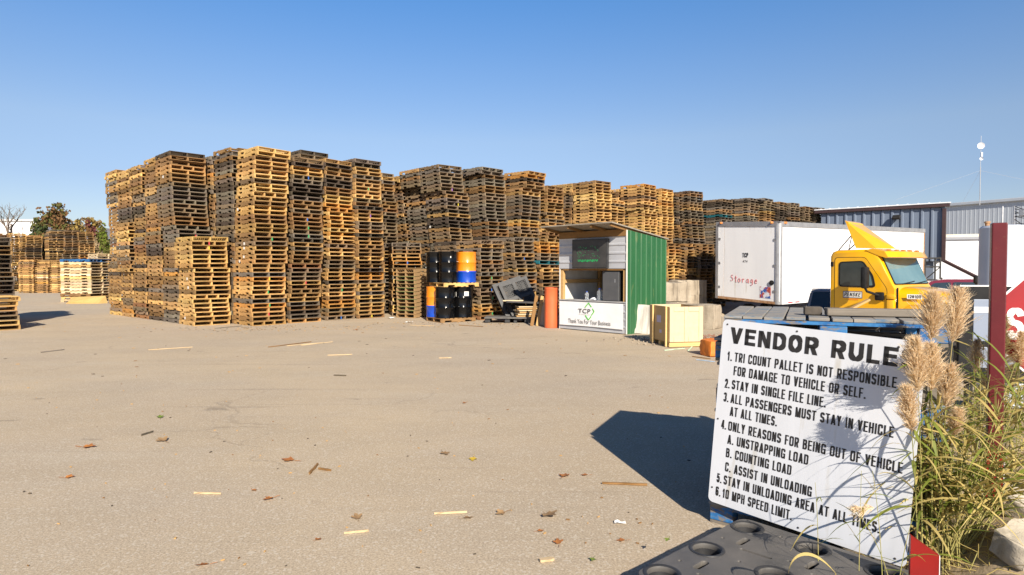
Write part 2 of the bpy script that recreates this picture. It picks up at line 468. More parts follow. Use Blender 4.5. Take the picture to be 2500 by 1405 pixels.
def ordinal(i):
    if i <= 20: return ORD1[i]
    if i == 30: return 'thirtieth'
    if i == 40: return 'fortieth'
    return {2: 'twenty', 3: 'thirty', 4: 'forty'}[i // 10] + '-' + ORD1[i % 10]
STUFF = []
MARKS = {}
def pallet_mark(t, rng):
    # paper tags on the long side, dabs of paint on the stringer ends
    if rng.random() < .07:
        if 'tag' not in MARKS: MARKS['tag'] = MB().box((-.5095, 0, .068), (.003, .085, .075)).mesh('paper_tag', surf('white_paper_tag', (.72, .71, .68), (.62, .61, .58), 20, .7))
        link('paper_tag', MARKS['tag'], t, (0, rng.uniform(-.18, .5), 0))
    if rng.random() < .09:
        c = rng.choice([(.45, .04, .05), (.03, .30, .10), (.03, .12, .40), (.55, .42, .03), (.25, .10, .35)])
        if c not in MARKS: MARKS[c] = MB().box((0, -.6115, .064), (.038, .003, .088)).mesh('paint_mark', surf('stringer_paint', c, None, 30, .8))
        link('paint_mark', MARKS[c], t)
def place_stack(stack, where=None, group=None, lo=0, hi=None, top_only=False):
    """pallets lo..hi of a stack become things of their own, the others go to the far mass"""
    n = len(stack); hi = n if hi is None else hi
    for k, (M, var, col, tone) in enumerate(stack):
        if where is None or not (lo <= k < hi):
            STUFF.append((M, var, col)); continue
        fromtop = n - k
        if k < n / 2 and not top_only: pos = 'bottom pallet' if k == 0 else ordinal(k + 1) + ' pallet up'
        else: pos = 'topmost pallet' if fromtop == 1 else ordinal(fromtop) + ' pallet down'
        t = thing('pallet', '%s %s in the %s' % (TONES[tone][1], pos, where), 'pallet', group=group)
        t.matrix_world = M
        for nm, me in VMESH[var]:
            link(nm, me, t, color=(*col, 1))
        pallet_mark(t, random.Random(k * 7 + int(M.translation.x * 900)))
YAW = R(47.8)
U = Vector((math.cos(YAW), math.sin(YAW), 0)); V = Vector((-math.sin(YAW), math.cos(YAW), 0))
OA = Vector((-9.04, 17.77, 0))
def uvp(a, b):
    p = OA + U * a + V * b; return (p.x, p.y)
G = 'wooden pallets stacked in the yard'
# the big pile: front corner and left wall
place_stack(gen_stack(uvp(0, 0), YAW, 20, 'bright', 1, special={19: 'fresh', 18: 'tan', 12: 'fresh'}), 'low stack at the front left corner', G)
place_stack(gen_stack(uvp(0, 1.25), YAW, 40, 'left', 2, lean=[(2, 0, 0), (5, -.10, .06)]), 'tall stack right behind the low corner stack', G, 18, 40, True)
place_stack(gen_stack(uvp(1.1, -1.21), YAW, 40, 'front', 3, lean=[(0, 0, 0), (2, .0, 0), (3.2, .02, .0), (5, .10, -.05)],
            special={39: 'fresh', 38: 'fresh', 37: 'brown', 36: 'fresh', 35: 'tan', 34: 'fresh', 33: 'fresh', 32: 'greybrown', 31: 'fresh', 30: 'fresh', 29: 'fresh', 28: 'tan', 26: 'fresh', 25: 'fresh', 0: 'tan', 4: 'orange', 5: 'grey'}), 'tallest bright stack jutting out at the front', G)
place_stack(gen_stack(uvp(2.34, -1.15), YAW, 39, 'mid', 4, lean=[(0, -.06, 0), (2.4, 0, 0), (5, .02, .05)]), 'tall stack right of the bright jutting stack', G)
place_stack(gen_stack(uvp(3.62, -1.05), YAW, 40, 'front', 5, special={k: 'orange' if k % 2 else 'fresh' for k in range(21, 28)}), 'tall stack with an orange middle band', G)
place_stack(gen_stack(uvp(4.70, -1.14), YAW, 41, 'front', 6, special={39: 'dark', 40: 'grey', 10: 'orange', 11: 'orange'}), 'tall stack left of the green edged pallets', G)
place_stack(gen_stack(uvp(0, 2.49), YAW, 40, 'left', 7, lean=[(0, 0, 0), (5, -.06, .10)]), 'second column of the left pile wall', G, 20, 40)
for i, nn in ((3, 39), (4, 39), (5, 40)):
    place_stack(gen_stack(uvp(-.02 * i, 1.245 * i), YAW, nn, 'left', 10 + i, lean=[(0, 0, 0), (3, -.03, .08), (5, -.08, .2 if i == 5 else .12)]))
place_stack(gen_stack(uvp(1.1, .05), YAW, 41, 'greyish', 21))
for a, b, nn, sd in ((1.12, 1.3, 40, 22), (1.12, 2.55, 40, 23), (1.1, 3.8, 39, 24), (1.1, 5.05, 39, 25), (2.3, .1, 39, 26), (3.45, .2, 43, 27), (4.7, .12, 40, 28), (2.3, 1.4, 39, 29)):
    place_stack(gen_stack(uvp(a, b), YAW, nn, 'mid', sd))
place_stack(gen_stack(uvp(6.15, .12), YAW, 40, 'mid', 30))
place_stack(gen_stack(uvp(7.3, .95), YAW, 40, 'mid', 31))
# leaning block behind the drums
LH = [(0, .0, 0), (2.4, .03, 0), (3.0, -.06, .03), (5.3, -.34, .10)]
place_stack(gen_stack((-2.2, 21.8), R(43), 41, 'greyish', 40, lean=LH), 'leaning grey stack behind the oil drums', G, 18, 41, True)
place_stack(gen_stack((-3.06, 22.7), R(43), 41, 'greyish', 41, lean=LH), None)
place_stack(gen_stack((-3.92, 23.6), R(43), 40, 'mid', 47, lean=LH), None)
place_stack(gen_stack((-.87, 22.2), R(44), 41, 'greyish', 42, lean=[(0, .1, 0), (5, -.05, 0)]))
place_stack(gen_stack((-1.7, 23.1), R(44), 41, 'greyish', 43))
place_stack(gen_stack((.30, 22.9), R(46), 41, 'mid', 44, lean=[(0, 0, 0), (4.5, 0, 0), (4.6, .16, -.05), (5.2, .2, -.05)]))
place_stack(gen_stack((-.6, 23.8), R(46), 41, 'mid', 45))
place_stack(gen_stack((1.35, 24.2), R(46), 38, 'orangey', 46))
# lower front row
place_stack(gen_stack((-4.16, 21.65), R(16), 20, 'front', 50, special={19: 'grey', 15: 'orange', 14: 'orange'}), 'low stack behind the green edged pallets', G, 13, 20, True)
place_stack(gen_stack((-1.01, 19.9), R(44), 20, 'mid', 51, special={19: 'greybrown', 18: 'tan'}), 'low stack beside the orange and blue drum', G)
place_stack(gen_stack((-1.9, 20.85), R(44), 20, 'mid', 53))
place_stack(gen_stack((.12, 20.7), R(45), 21, 'mid', 52, special={9: 'orange', 20: 'grey'}), 'low stack behind the leaning plastic pallets', G, 11, 21, True)
place_stack(gen_stack((1.05, 21.3), R(46), 20, 'mid', 54, special={19: 'orange', 14: 'teal'}))
place_stack(gen_stack((1.95, 22.2), R(46), 19, 'mid', 56))
place_stack(gen_stack((-.75, 21.6), R(45), 20, 'mid', 57))
# tall orange block behind the kiosk
place_stack(gen_stack((3.36, 25.4), R(42), 41, 'orangey', 60))
place_stack(gen_stack((2.50, 26.35), R(42), 41, 'orangey', 61))
place_stack(gen_stack((1.6, 27.3), R(42), 40, 'orangey', 62))
place_stack(gen_stack((4.24, 26.9), R(44), 36, 'bright', 63))
place_stack(gen_stack((5.72, 27.4), R(44), 42, 'bright', 64, lean=[(0, -.1, 0), (3, 0, 0), (5, .05, 0)]))
place_stack(gen_stack((4.8, 28.3), R(44), 41, 'orangey', 65))
place_stack(gen_stack((6.66, 28.0), R(44), 41, 'bright', 66))
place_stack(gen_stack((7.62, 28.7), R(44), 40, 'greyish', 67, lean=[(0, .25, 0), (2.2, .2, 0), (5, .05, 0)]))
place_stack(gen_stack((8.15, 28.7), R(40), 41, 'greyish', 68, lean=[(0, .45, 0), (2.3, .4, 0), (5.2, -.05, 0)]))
# far right row seen over the trailer
xr = [(1760, 31.0, 40), (1828, 31.6, 41), (1868, 32.0, 41), (1898, 32.4, 40), (1930, 32.8, 40), (1966, 33.4, 39), (1994, 33.8, 39)]
for i, (px, Y, nn) in enumerate(xr):
    X = (px - 1250) / FPX * Y
    place_stack(gen_stack((X, Y), R(44 - i), nn, 'greyish', 70 + i, special={33: 'teal'} if i == 0 else None))
    if i < 5: place_stack(gen_stack((X - .86, Y + .95), R(44 - i), nn, 'greyish', 80 + i, special={33: 'teal'} if i == 0 else None))
for px, Y, nn, sd, mx in ((1630, 25.3, 21, 90, 'bright'), (1674, 25.6, 21, 91, 'orangey'), (1711, 26.0, 21, 92, 'mid'), (1745, 26.8, 20, 93, 'mid')):
    place_stack(gen_stack(((px - 1250) / FPX * Y, Y), R(44), nn, mx, sd))
# far left yard
for i, (px, nn) in enumerate(((-12, 34), (28, 34), (66, 33), (118, 36), (158, 36), (194, 35))):
    Y = 46.5 + (i % 3) * .5
    place_stack(gen_stack(((px - 1250) / FPX * Y, Y), YAW, nn, 'front' if i != 4 else 'mid', 100 + i))
for i, px in enumerate((-20, 20, 62, 100, 140, 176)):
    Y = 49.5; place_stack(gen_stack(((px - 1250) / FPX * Y, Y), R(58), 34 - i % 2, 'mid', 130 + i))
for i, px in enumerate((82, 117, 152)):
    p = gnd(px, 716); place_stack(gen_stack((p.x, p.y), R(80), 18, 'orangey', 110 + i, special={8: 'white', 17: 'brown'} if i else {14: 'rust'}))
p = gnd(222, 739); place_stack(gen_stack((p.x, p.y), R(80), 15, 'pale', 115, scale=1.42, special={14: 'blue', 2: 'brown'}))
p = gnd(226, 738); place_stack(gen_stack((p.x + .05, p.y + .3), R(52), 19, 'mid', 116, special={18: 'white', 17: 'white', 11: 'white'}))
# near left edge
place_stack(gen_stack((-13.98, 16.05), YAW, 7, 'bright', 120), 'low pale stack at the left edge', G)
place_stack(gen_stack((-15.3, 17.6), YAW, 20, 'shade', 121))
place_stack(gen_stack((-16.3, 18.6), YAW, 21, 'mid', 122))

def build_stuff():
    tot_v = []; tot_f = []; cols = []; n = 0
    for M, var, col in STUFF:
        vs, fs = VNP[var]; m = np.array(M)
        tot_v.append(vs @ m[:3, :3].T + m[:3, 3])
        tot_f += [tuple(i + n for i in f) for f in fs]
        cols.append(np.tile((*col, 1.0), (len(vs), 1))); n += len(vs)
    vv = np.concatenate(tot_v); cc = np.concatenate(cols).astype(np.float32)
    me = bpy.data.meshes.new('pallet_stacks')
    me.from_pydata(vv.tolist(), [], tot_f)
    a = me.attributes.new('tint', 'FLOAT_COLOR', 'POINT'); a.data.foreach_set('color', cc.ravel())
    me.materials.append(WOODS)
    o = link('pallet_stacks', me)
    tag(o, 'mass of brown and grey wooden pallets in tall stacks farther back', 'pallets', kind='stuff')
build_stuff()
print('stuff pallets', len(STUFF))

# ------------------------------------------------------------------ text
FONT = bpy.data.fonts.load('<builtin>') if False else None
def text_mesh(body, width=None, height=None, bold=0.0, shear=0.0, align='LEFT', space=1.0):
    c = bpy.data.curves.new('lettering', 'FONT'); c.body = body; c.size = 1.0; c.offset = bold; c.shear = shear
    c.align_x = align; c.space_character = space; c.resolution_u = 3
    o = bpy.data.objects.new('lettering', c); COL.objects.link(o)
    bpy.context.view_layer.update()
    dg = bpy.context.evaluated_depsgraph_get()
    me = bpy.data.meshes.new_from_object(o.evaluated_get(dg))
    bpy.data.objects.remove(o); bpy.data.curves.remove(c)
    co = np.empty(len(me.vertices) * 3); me.vertices.foreach_get('co', co); co = co.reshape(-1, 3)
    lo, hi = co.min(0), co.max(0)
    co -= lo
    sx = width / (hi[0] - lo[0]) if width else None
    capm = 0.0
    sy = height / (hi[1] - lo[1]) if height else sx
    if sx is None: sx = sy
    co[:, 0] *= sx; co[:, 1] *= sy
    me.vertices.foreach_set('co', co.ravel()); me.update()
    return me
def lettering(body, mat, parent, M, width, height, name='lettering', **k):
    """flat letters in the local XZ plane of parent, facing -Y; M = (x, y, z) of their lower left corner"""
    me = text_mesh(body, width, height, **k)
    me.materials.append(mat)
    o = link(name, me, parent, M, (math.pi / 2, 0, 0))
    return o

# condensed grotesque capitals drawn from strokes
def glyph(ch, W, h, t):
    out = []
    L, Rr, B, Tp = t/2, W - t/2, t/2, h - t/2; cx = W/2; rx = (Rr - L)/2; v = t; hz = t*.86
    def bar(x0, y0, x1, y1): out.append([(x0,y0),(x1,y0),(x1,y1),(x0,y1)])
    def vb(x, y0=0, y1=None): bar(x - t/2, y0, x + t/2, h if y1 is None else y1)
    def hb(y, x0=0, x1=None): bar(x0, y - hz/2, W if x1 is None else x1, y + hz/2)
    def dg(x0, y0, x1, y1, k=1.12):
        w_ = t*k/2; out.append([(x0-w_,y0),(x0+w_,y0),(x1+w_,y1),(x1-w_,y1)])
    def rib(pts):
        n = len(pts); off = []
        for i in range(n):
            a = Vector(pts[max(i-1,0)]); b = Vector(pts[min(i+1,n-1)]); d = (b-a)
            d = d.normalized() if d.length > 1e-9 else Vector((1,0)); nn = Vector((-d.y, d.x))
            tt = t/2 * (abs(nn.x) + .86*abs(nn.y)) / math.hypot(nn.x, nn.y); off.append((Vector(pts[i]) + nn*tt, Vector(pts[i]) - nn*tt))
        for i in range(n-1): out.append([tuple(off[i][0]), tuple(off[i+1][0]), tuple(off[i+1][1]), tuple(off[i][1])])
    def arc(x, y, ax, ay, a0, a1, n=10): return [(x + ax*math.cos(R(a0+(a1-a0)*i/n)), y + ay*math.sin(R(a0+(a1-a0)*i/n))) for i in range(n+1)]
    Bz, Tz = hz/2, h - hz/2; ry = min(rx*1.15, (Tz-Bz)/2)
    if ch == 'I': vb(cx)
    elif ch == '.': bar(cx - t*.55, 0, cx + t*.55, t*1.1)
    elif ch in 'O0': rib(arc(cx, Tz-ry, rx, ry, 0, 180) + arc(cx, Bz+ry, rx, ry, 180, 360) + [(Rr, Tz-ry)])
    elif ch == 'C': rib([(Rr, h*.66)] + arc(cx, Tz-ry, rx, ry, 0, 180) + arc(cx, Bz+ry, rx, ry, 180, 360) + [(Rr, h*.36)])
    elif ch == 'G': rib([(Rr, h*.68)] + arc(cx, Tz-ry, rx, ry, 0, 180) + arc(cx, Bz+ry, rx, ry, 180, 360) + [(Rr, h*.46)]); hb(h*.46, cx, W); vb(Rr, 0, h*.3)
    elif ch == 'S':
        m = h*.52; r1 = (Tz-m)/2; r2 = (m-Bz)/2; rib(arc(cx, Tz-r1, rx, r1, 5, 250, 14) + arc(cx, Bz+r2, rx, r2, 70, -175, 14))
    elif ch == 'U': rib([(L, h)] + [(L, Bz+ry)] + arc(cx, Bz+ry, rx, ry, 180, 360) + [(Rr, h)])
    elif ch == 'D': vb(L); q_ = rx*1.1; rib([(L, Tz), (Rr-q_, Tz)] + arc(Rr-q_, Tz-ry, q_, ry, 90, 0) + arc(Rr-q_, Bz+ry, q_, ry, 0, -90) + [(L, Bz)])
    elif ch in 'PR':
        vb(L); m = h*.46; r1 = (Tz-m)/2; q_ = rx*.9; rib([(L, Tz), (Rr-q_, Tz)] + arc(Rr-q_, Tz-r1, q_, r1, 90, -90) + [(L, m)])
        if ch == 'R': dg(W - t*.62, 0, cx + t*.1, m)
    elif ch == 'B':
        vb(L); m = h*.53
        for y0, y1, sh in ((m, Tz, t*.12), (Bz, m, 0)):
            r1 = (y1-y0)/2; q_ = rx*.9; rib([(L, y1), (Rr-q_-sh, y1)] + arc(Rr-q_-sh, y0+r1, q_, r1, 90, -90) + [(L, y0)])
    elif ch == 'E': vb(L); hb(Tz); hb(Bz); hb(h*.52, 0, W*.92)
    elif ch == 'F': vb(L); hb(Tz); hb(h*.51, 0, W*.9)
    elif ch == 'L': vb(L); hb(Bz)
    elif ch == 'T': vb(cx); hb(Tz)
    elif ch == 'H': vb(L); vb(Rr); hb(h*.52)
    elif ch == 'K': vb(L); dg(L + t*.3, h*.36, W - t*.6, h); dg(W - t*.55, 0, cx - t*.1, h*.55)
    elif ch == 'N': vb(L); vb(Rr); dg(Rr - t*.1, 0, L + t*.1, h)
    elif ch == 'M': vb(L); vb(Rr); dg(cx, 0, L + t*.1, h, 1.0); dg(cx, 0, Rr - t*.1, h, 1.0)
    elif ch == 'A': dg(t*.55, 0, cx, h); dg(W - t*.55, 0, cx, h); hb(h*.26, W*.2, W*.8)
    elif ch == 'V': dg(cx, 0, t*.55, h); dg(cx, 0, W - t*.55, h)
    elif ch == 'Y': vb(cx, 0, h*.48); dg(cx, h*.40, t*.55, h); dg(cx, h*.40, W - t*.55, h)
    elif ch == '1': vb(W*.62); out.append([(W*.62 - t/2, h*.97), (W*.62 - t/2, h*.70), (W*.12, h*.62), (W*.12, h*.77)])
    elif ch == '2': r1 = h*.27; rib(arc(cx, Tz-r1, rx, r1, 175, -20, 12) + [(L + t*.3, Bz + t*.6)]); hb(Bz)
    elif ch == '3': m = h*.52; r1 = (Tz-m)/2; r2 = (m-Bz)/2; rib(arc(cx, Tz-r1, rx*.95, r1, 170, -80, 12)); rib(arc(cx, Bz+r2, rx, r2, 85, -170, 12))
    elif ch == '4': vb(W*.68); hb(h*.26); dg(L, h*.26, W*.62, h)
    elif ch == '5': hb(Tz, W*.12, W); out.append([(W*.14, h), (W*.14+t, h), (W*.06+t, h*.46), (W*.06, h*.46)]); r2 = h*.30; rib(arc(cx, Bz+r2, rx, r2, 140, -170, 14))
    elif ch == '6': r2 = h*.27; rib(arc(cx, Bz+r2, rx, r2, 0, 360, 18)); rib([(Rr, h*.74)] + arc(cx, Tz-ry, rx, ry, 5, 180) + [(L, h*.3)])
    elif ch == '7': hb(Tz); dg(W*.34, 0, W - t*.6, h)
    elif ch == '8': m = h*.52; r1 = (Tz-m)/2; r2 = (m-Bz)/2; rib(arc(cx, Tz-r1, rx*.9, r1, 0, 360, 18)); rib(arc(cx, Bz+r2, rx, r2, 0, 360, 18))
    return out
GW = {'I': .40, '.': .40, '1': .78, 'M': 1.28, ' ': .52, 'E': .92, 'F': .88, 'L': .86, 'O': 1.04, 'G': 1.04, 'N': 1.02, 'A': 1.1, 'V': 1.08, 'D': 1.02}
def caps(body, mat, parent, pos, width, h, t, gap=.22, shear=0.0, eps=0.0, lead=None):
    mb = MB(); k = 0
    for txt_, x, wd_ in ([lead] if lead else []) + [(body, 0, width)]:
        tot = sum(GW.get(c_, 1) for c_ in txt_) + gap * (len(txt_) - 1); u = wd_ / tot
        for c_ in txt_:
            W = GW.get(c_, 1) * u
            if c_ != ' ':
                for pl_ in glyph(c_, W, h, min(t, W)):
                    mb.add([(x + a + shear * b, -eps * (k % 7), b) for a, b in pl_], [tuple(range(len(pl_)))]); k += 1
            x += W + gap * u
    me = bpy.data.meshes.new('lettering'); me.from_pydata(mb.v, [], mb.f); me.materials.append(mat)
    return link('lettering', me, parent, pos)

# ------------------------------------------------------------------ the rules sign on its stack of blue pallets
def blue_paint():
    m, n, b = newmat('worn_blue_paint')
    co = coord(n, 'Object')
    f = ramp(n, noisen(n, co, 7, 6, .7), .44, .56)
    oi = nd(n, 'ShaderNodeObjectInfo')
    c = mixc(n, f, (.012, .105, .30), (.03, .17, .40))
    wearm = ramp(n, noisen(n, coord(n, 'Object', (5, 5, 14)), 1.6, 6, .7), .52, .60)
    c = mixc(n, wearm, c, (.20, .17, .135))
    n.links.new(c, b.inputs['Base Color']); b.inputs['Roughness'].default_value = .75
    bumpn(n, b, noisen(n, coord(n, 'Object', (4, 4, 30)), 3, 5), .3, .004)
    return m
BLUE = blue_paint()
def blue_top():
    m, n, b = newmat('weathered_blue_deck')
    co = coord(n, 'Object', (3, 14, 14))
    f = ramp(n, noisen(n, co, 2.2, 6, .7), .50, .66)
    c = mixc(n, f, (.30, .27, .23), (.07, .15, .24))
    g = ramp(n, noisen(n, coord(n, 'Object', (2, 60, 60)), 1.6, 5), .3, .7, (.6, .6, .6), (1.15, 1.15, 1.15))
    c = mixc(n, 1, c, g, 'MULTIPLY')
    n.links.new(c, b.inputs['Base Color']); b.inputs['Roughness'].default_value = .9
    return m
BLUE_DECK = blue_top()
def blue_pallet(loc, rot, label, seed, splinter=False):
    """block pallet: 1.2 long (x), 1.0 deep (y)"""
    rng = random.Random(seed)
    t = thing('block_pallet', label, 'pallet', loc, rot=rot, group='blue block pallets under the rules sign')
    L, D = 1.2, 1.16
    d = MB()
    for i in range(10):
        x = -L/2 + .058 + i * (L - .116) / 9
        d.cbox((x, rng.uniform(-.015, .015), .132 + rng.uniform(-.002, .002)), (rng.choice([.105, .118, .112]), D - rng.uniform(0, .05), .019), .003, rot=(rng.uniform(-.006, .006), rng.uniform(-.012, .012), rng.uniform(-.015, .015)))
    d.build('top_deck', BLUE_DECK, t)
    s = MB()
    for y in (-D/2+.055, 0, D/2-.055):
        s.box((0, y, .1105), (L - .02, .10, .019))
    s.build('lead_board', BLUE, t)
    b = MB()
    for y in (-D/2+.06, 0, D/2-.06):
        b.box((0, y, .009), (L - .02, .1, .018))
    b.build('bottom_deck', GREY_WOOD, t)
    for x in (-L/2+.08, .02, L/2-.08):
        for y in (-D/2+.06, 0, D/2-.06):
            m = MB(); m.cbox((x, y, .0595), (.145, .1, .081), .006)
            m.build('block', BLUE if rng.random() < .62 or (x < -.4 and y < -.3) else GREY_WOOD, t)
    return t
SX, SY, SZ = 1.228, 3.869, .16
SYAW = -.8
q = Vector((math.cos(SYAW), math.sin(SYAW), 0)); pdir = Vector((-math.sin(SYAW), math.cos(SYAW), 0))
B0 = Vector((SX, SY, 0))
names = ['bottom', 'second', 'third', 'fourth', 'fifth', 'sixth', 'seventh', 'eighth', 'top']
rng = random.Random(5)
YB = -.69
q = Vector((math.cos(YB), math.sin(YB), 0)); pdir = Vector((-math.sin(YB), math.cos(YB), 0)); B0 = Vector((1.285, 3.885, 0))
for i in range(9):
    lat = .60 + (-.06 if i == 0 else -.03 + .003 * i + rng.uniform(-.02, .02))
    dep = .5 + (.01 if i == 0 else .012 + .003 * i + rng.uniform(-.012, .012))
    tilt = rng.uniform(-.004, .004)
    c = B0 + q * lat + pdir * dep
    z = i * .1468
    yb_ = YB + .03 * i; qi = Vector((math.cos(yb_), math.sin(yb_), 0)); pi_ = Vector((-math.sin(yb_), math.cos(yb_), 0)); c = B0 + qi * lat + pi_ * (dep + .08)
    lab = 'worn blue block pallet, %s of the stack behind the rules sign' % (names[i] + ' one')
    blue_pallet((c.x, c.y, z), Euler((0, tilt, yb_ + rng.uniform(-.015, .015)), 'XYZ'), lab, 200 + i)
# weathered beam and loose scrap on top of that stack
def onstack(a, d, z):   # a along the front edge, d back from it
    c = B0 + q * a + pdir * d
    return Vector((c.x, c.y, z))
YB = YB + .24; q = Vector((math.cos(YB), math.sin(YB), 0)); pdir = Vector((-math.sin(YB), math.cos(YB), 0))
ztop = lambda a: 1.318
mb = MB(); mb.cbox((0, 0, 0), (.52, .095, .045), .006)
o = mb.build('wood_beam', GREY_WOOD, loc=onstack(.86, .30, ztop(.86) + .026), rot=(0, .0, YB + .16)); tag(o, 'short weathered grey beam lying on the blue pallet stack', 'beam')
mb = MB(); mb.cbox((0, 0, 0), (.10, .09, .05), .006)
o = mb.build('wood_block', surf('dark_old_wood', (.05, .042, .035), (.09, .075, .06), 14, .9), loc=onstack(.53, .30, ztop(.53) + .028), rot=(0, .0, YB + .1)); tag(o, 'dark wood block lying left of the grey beam', 'wood block')
for i, (a, d, ln, rz, ry) in enumerate(((.72, .52, .18, .9, -.45), (.92, .60, .12, -.4, -.2))):
    mb = MB(); mb.box((ln/2, 0, 0), (ln, .03, .012))
    o = mb.build('wood_splinter', TAN_LUMBER if i == 0 else GREY_WOOD, loc=onstack(a, d, ztop(a) + .012), rot=(0, ry, SYAW + rz))
    tag(o, ('pale splinter sticking up behind the grey beam' if i == 0 else 'small grey splinter behind the grey beam'), 'splinter', 'wood splinters')
# sign
sign = thing('rules_sign', 'large white sign of vendor rules leaning on blue pallets', 'sign', (SX, SY, SZ), rot=Euler((0, 0, 0)))
Rm = Matrix.Rotation(SYAW, 4, 'Z') @ Matrix.Rotation(-.055, 4, 'X') @ Matrix.Rotation(.052, 4, 'Y')
sign.matrix_world = Matrix.Translation((SX, SY, SZ)) @ Rm
def rrect(x0, z0, x1, z1, r, n=6):
    pts = []
    for cx, cz, a0 in ((x1-r, z1-r, 0), (x0+r, z1-r, 90), (x0+r, z0+r, 180), (x1-r, z0+r, 270)):
        for k in range(n + 1):
            a = R(a0 + 90 * k / n); pts.append((cx + r * math.cos(a), cz + r * math.sin(a)))
    return pts
mb = MB(); mb.prism(rrect(0, 0, 1.08, 1.14, .03), -.002, .004, lambda a, b, h: (a, h, b)); mb.build('panel', WHITE_SIGN, sign)
LY = -.0036
def sline(txt, x0, x1, v, num=None):
    caps(txt, LETTER_BLACK, sign, (x0, LY, v), x1 - x0, .056, .0082, lead=(num, .046 - x0, .032) if num else None)
caps('VENDOR RULES', LETTER_BLACK, sign, (.055, LY, .998), 1.050 - .055, .098, .0235)
for num, txt, v, x0, x1 in (('1.', 'TRI COUNT PALLET IS NOT RESPONSIBLE', .889, .094, .966), (None, 'FOR DAMAGE TO VEHICLE OR SELF.', .806, .096, .830),
        ('2.', 'STAY IN SINGLE FILE LINE.', .720, .092, .638), ('3.', 'ALL PASSENGERS MUST STAY IN VEHICLE', .635, .092, .974), (None, 'AT ALL TIMES.', .556, .094, .383),
        ('4.', 'ONLY REASONS FOR BEING OUT OF VEHICLE', .465, .092, 1.028), (None, 'A. UNSTRAPPING LOAD', .383, .094, .573), (None, 'B. COUNTING LOAD', .300, .092, .487),
        (None, 'C. ASSIST IN UNLOADING', .213, .094, .606), ('5.', 'STAY IN UNLOADING AREA AT ALL TIMES.', .131, .092, .951), ('6.', '10 MPH SPEED LIMIT.', .048, .090, .512)):
    sline(txt, x0, x1, v, num)
scr = surf('screw_steel', (.06, .055, .05), (.10, .09, .08), 30, .5, .5)
for x, z in ((.03, 1.11), (.45, 1.118), (.96, 1.10), (1.03, 1.112), (.02, .52), (.02, .09), (1.03, .03), (.55, .02)):
    mb = MB(); mb.lathe([(0, .004), (.0045, .003), (.006, 0)], 10, M=Matrix.Translation((x, -.0022, z)) @ Matrix.Rotation(R(90), 4, 'X')); mb.build('screw', scr, sign)

# ------------------------------------------------------------------ black plastic pallet in the foreground
def filled(outer, holes, thick, name, mat, parent, z):
    c = bpy.data.curves.new(name, 'CURVE'); c.dimensions = '2D'; c.fill_mode = 'BOTH'; c.extrude = thick / 2
    for pts in [outer] + holes:
        s = c.splines.new('POLY'); s.points.add(len(pts) - 1); s.use_cyclic_u = True
        for i, p in enumerate(pts): s.points[i].co = (p[0], p[1], 0, 1)
    c.bevel_depth = .003; c.bevel_resolution = 1
    o = bpy.data.objects.new(name, c); COL.objects.link(o); bpy.context.view_layer.update()
    me = bpy.data.meshes.new_from_object(o.evaluated_get(bpy.context.evaluated_depsgraph_get()))
    bpy.data.objects.remove(o); bpy.data.curves.remove(c)
    me.materials.clear(); me.materials.append(mat)
    me.polygons.foreach_set('use_smooth', [True] * len(me.polygons)); me.set_sharp_from_angle(angle=R(35))
    return link(name, me, parent, (0, 0, z))
def circ(x, y, r, n=28): return [(x + r * math.cos(2*math.pi*k/n), y + r * math.sin(2*math.pi*k/n)) for k in range(n)]
def slot(x, y, L, wd, ang):
    pts = []
    for sgn in (1, -1):
        for k in range(9):
            a = R(-90 + 180 * k / 8) + (0 if sgn > 0 else math.pi)
            pts.append((sgn * (L - wd) / 2 + wd / 2 * math.cos(a), wd / 2 * math.sin(a)))
    c, s = math.cos(ang), math.sin(ang)
    return [(x + c*px - s*py, y + s*px + c*py) for px, py in pts]
PA = gnd(1478, 1392, .15); PB = gnd(1808, 1268, .15)
e1 = Vector((PB.x - PA.x, PB.y - PA.y, 0)).normalized()       # along the left edge, away
ayaw = math.atan2(-.785, .62) + .05; e1 = Vector((-math.sin(ayaw), math.cos(ayaw), 0)); PA = PB - e1 * 1.02                     # local y runs along the left edge, local x to the right
pp = thing('plastic_pallet', 'black plastic pallet with round cup holes lying before the rules sign', 'pallet', (PA.x + .02, PA.y + .02, 0), ayaw)
DL = 1.02; WL = 1.22
cups = [(x, y) for x in (.09, .45, .79, 1.13) for y in (.10, .49, .905)]
slots = []
for k, x in enumerate((.0, .36, .70)):
    for y in (.285, .69):
        slots.append((x + .165, y + .03, .115, .042, R(90))); slots.append((x + .28, y - .055, .17, .026, R(4)))
        slots.append((x + .07, y - .01, .022, .0219, 0))
    slots.append((x + .27, .93, .022, .0219, 0)); slots.append((x + .27, .49, .022, .0219, 0))
filled(rrect(0, 0, WL, DL, .06), [circ(x, y, .073) for x, y in cups] + [slot(*s) for s in slots], .022, 'deck', DUSTY_PLASTIC, pp, .138)
sk = MB()
ring = rrect(.006, .006, WL - .006, DL - .006, .055); ring2 = rrect(.018, .018, WL - .018, DL - .018, .045)
n = len(ring)
for hz0, hz1 in ((.09, .128),):
    vs = [(a, b, hz0) for a, b in ring] + [(a, b, hz1) for a, b in ring] + [(a, b, hz0) for a, b in ring2] + [(a, b, hz1) for a, b in ring2]
    fs = []
    for i in range(n):
        j = (i + 1) % n
        fs += [(i, j, j+n, i+n), (i+2*n, i+3*n, j+3*n, j+2*n), (i, i+2*n, j+2*n, j), (i+n, j+n, j+3*n, i+3*n)]
    sk.add(vs, fs)
sk.build('skirt', BLACK_PLASTIC, pp, smooth=40)
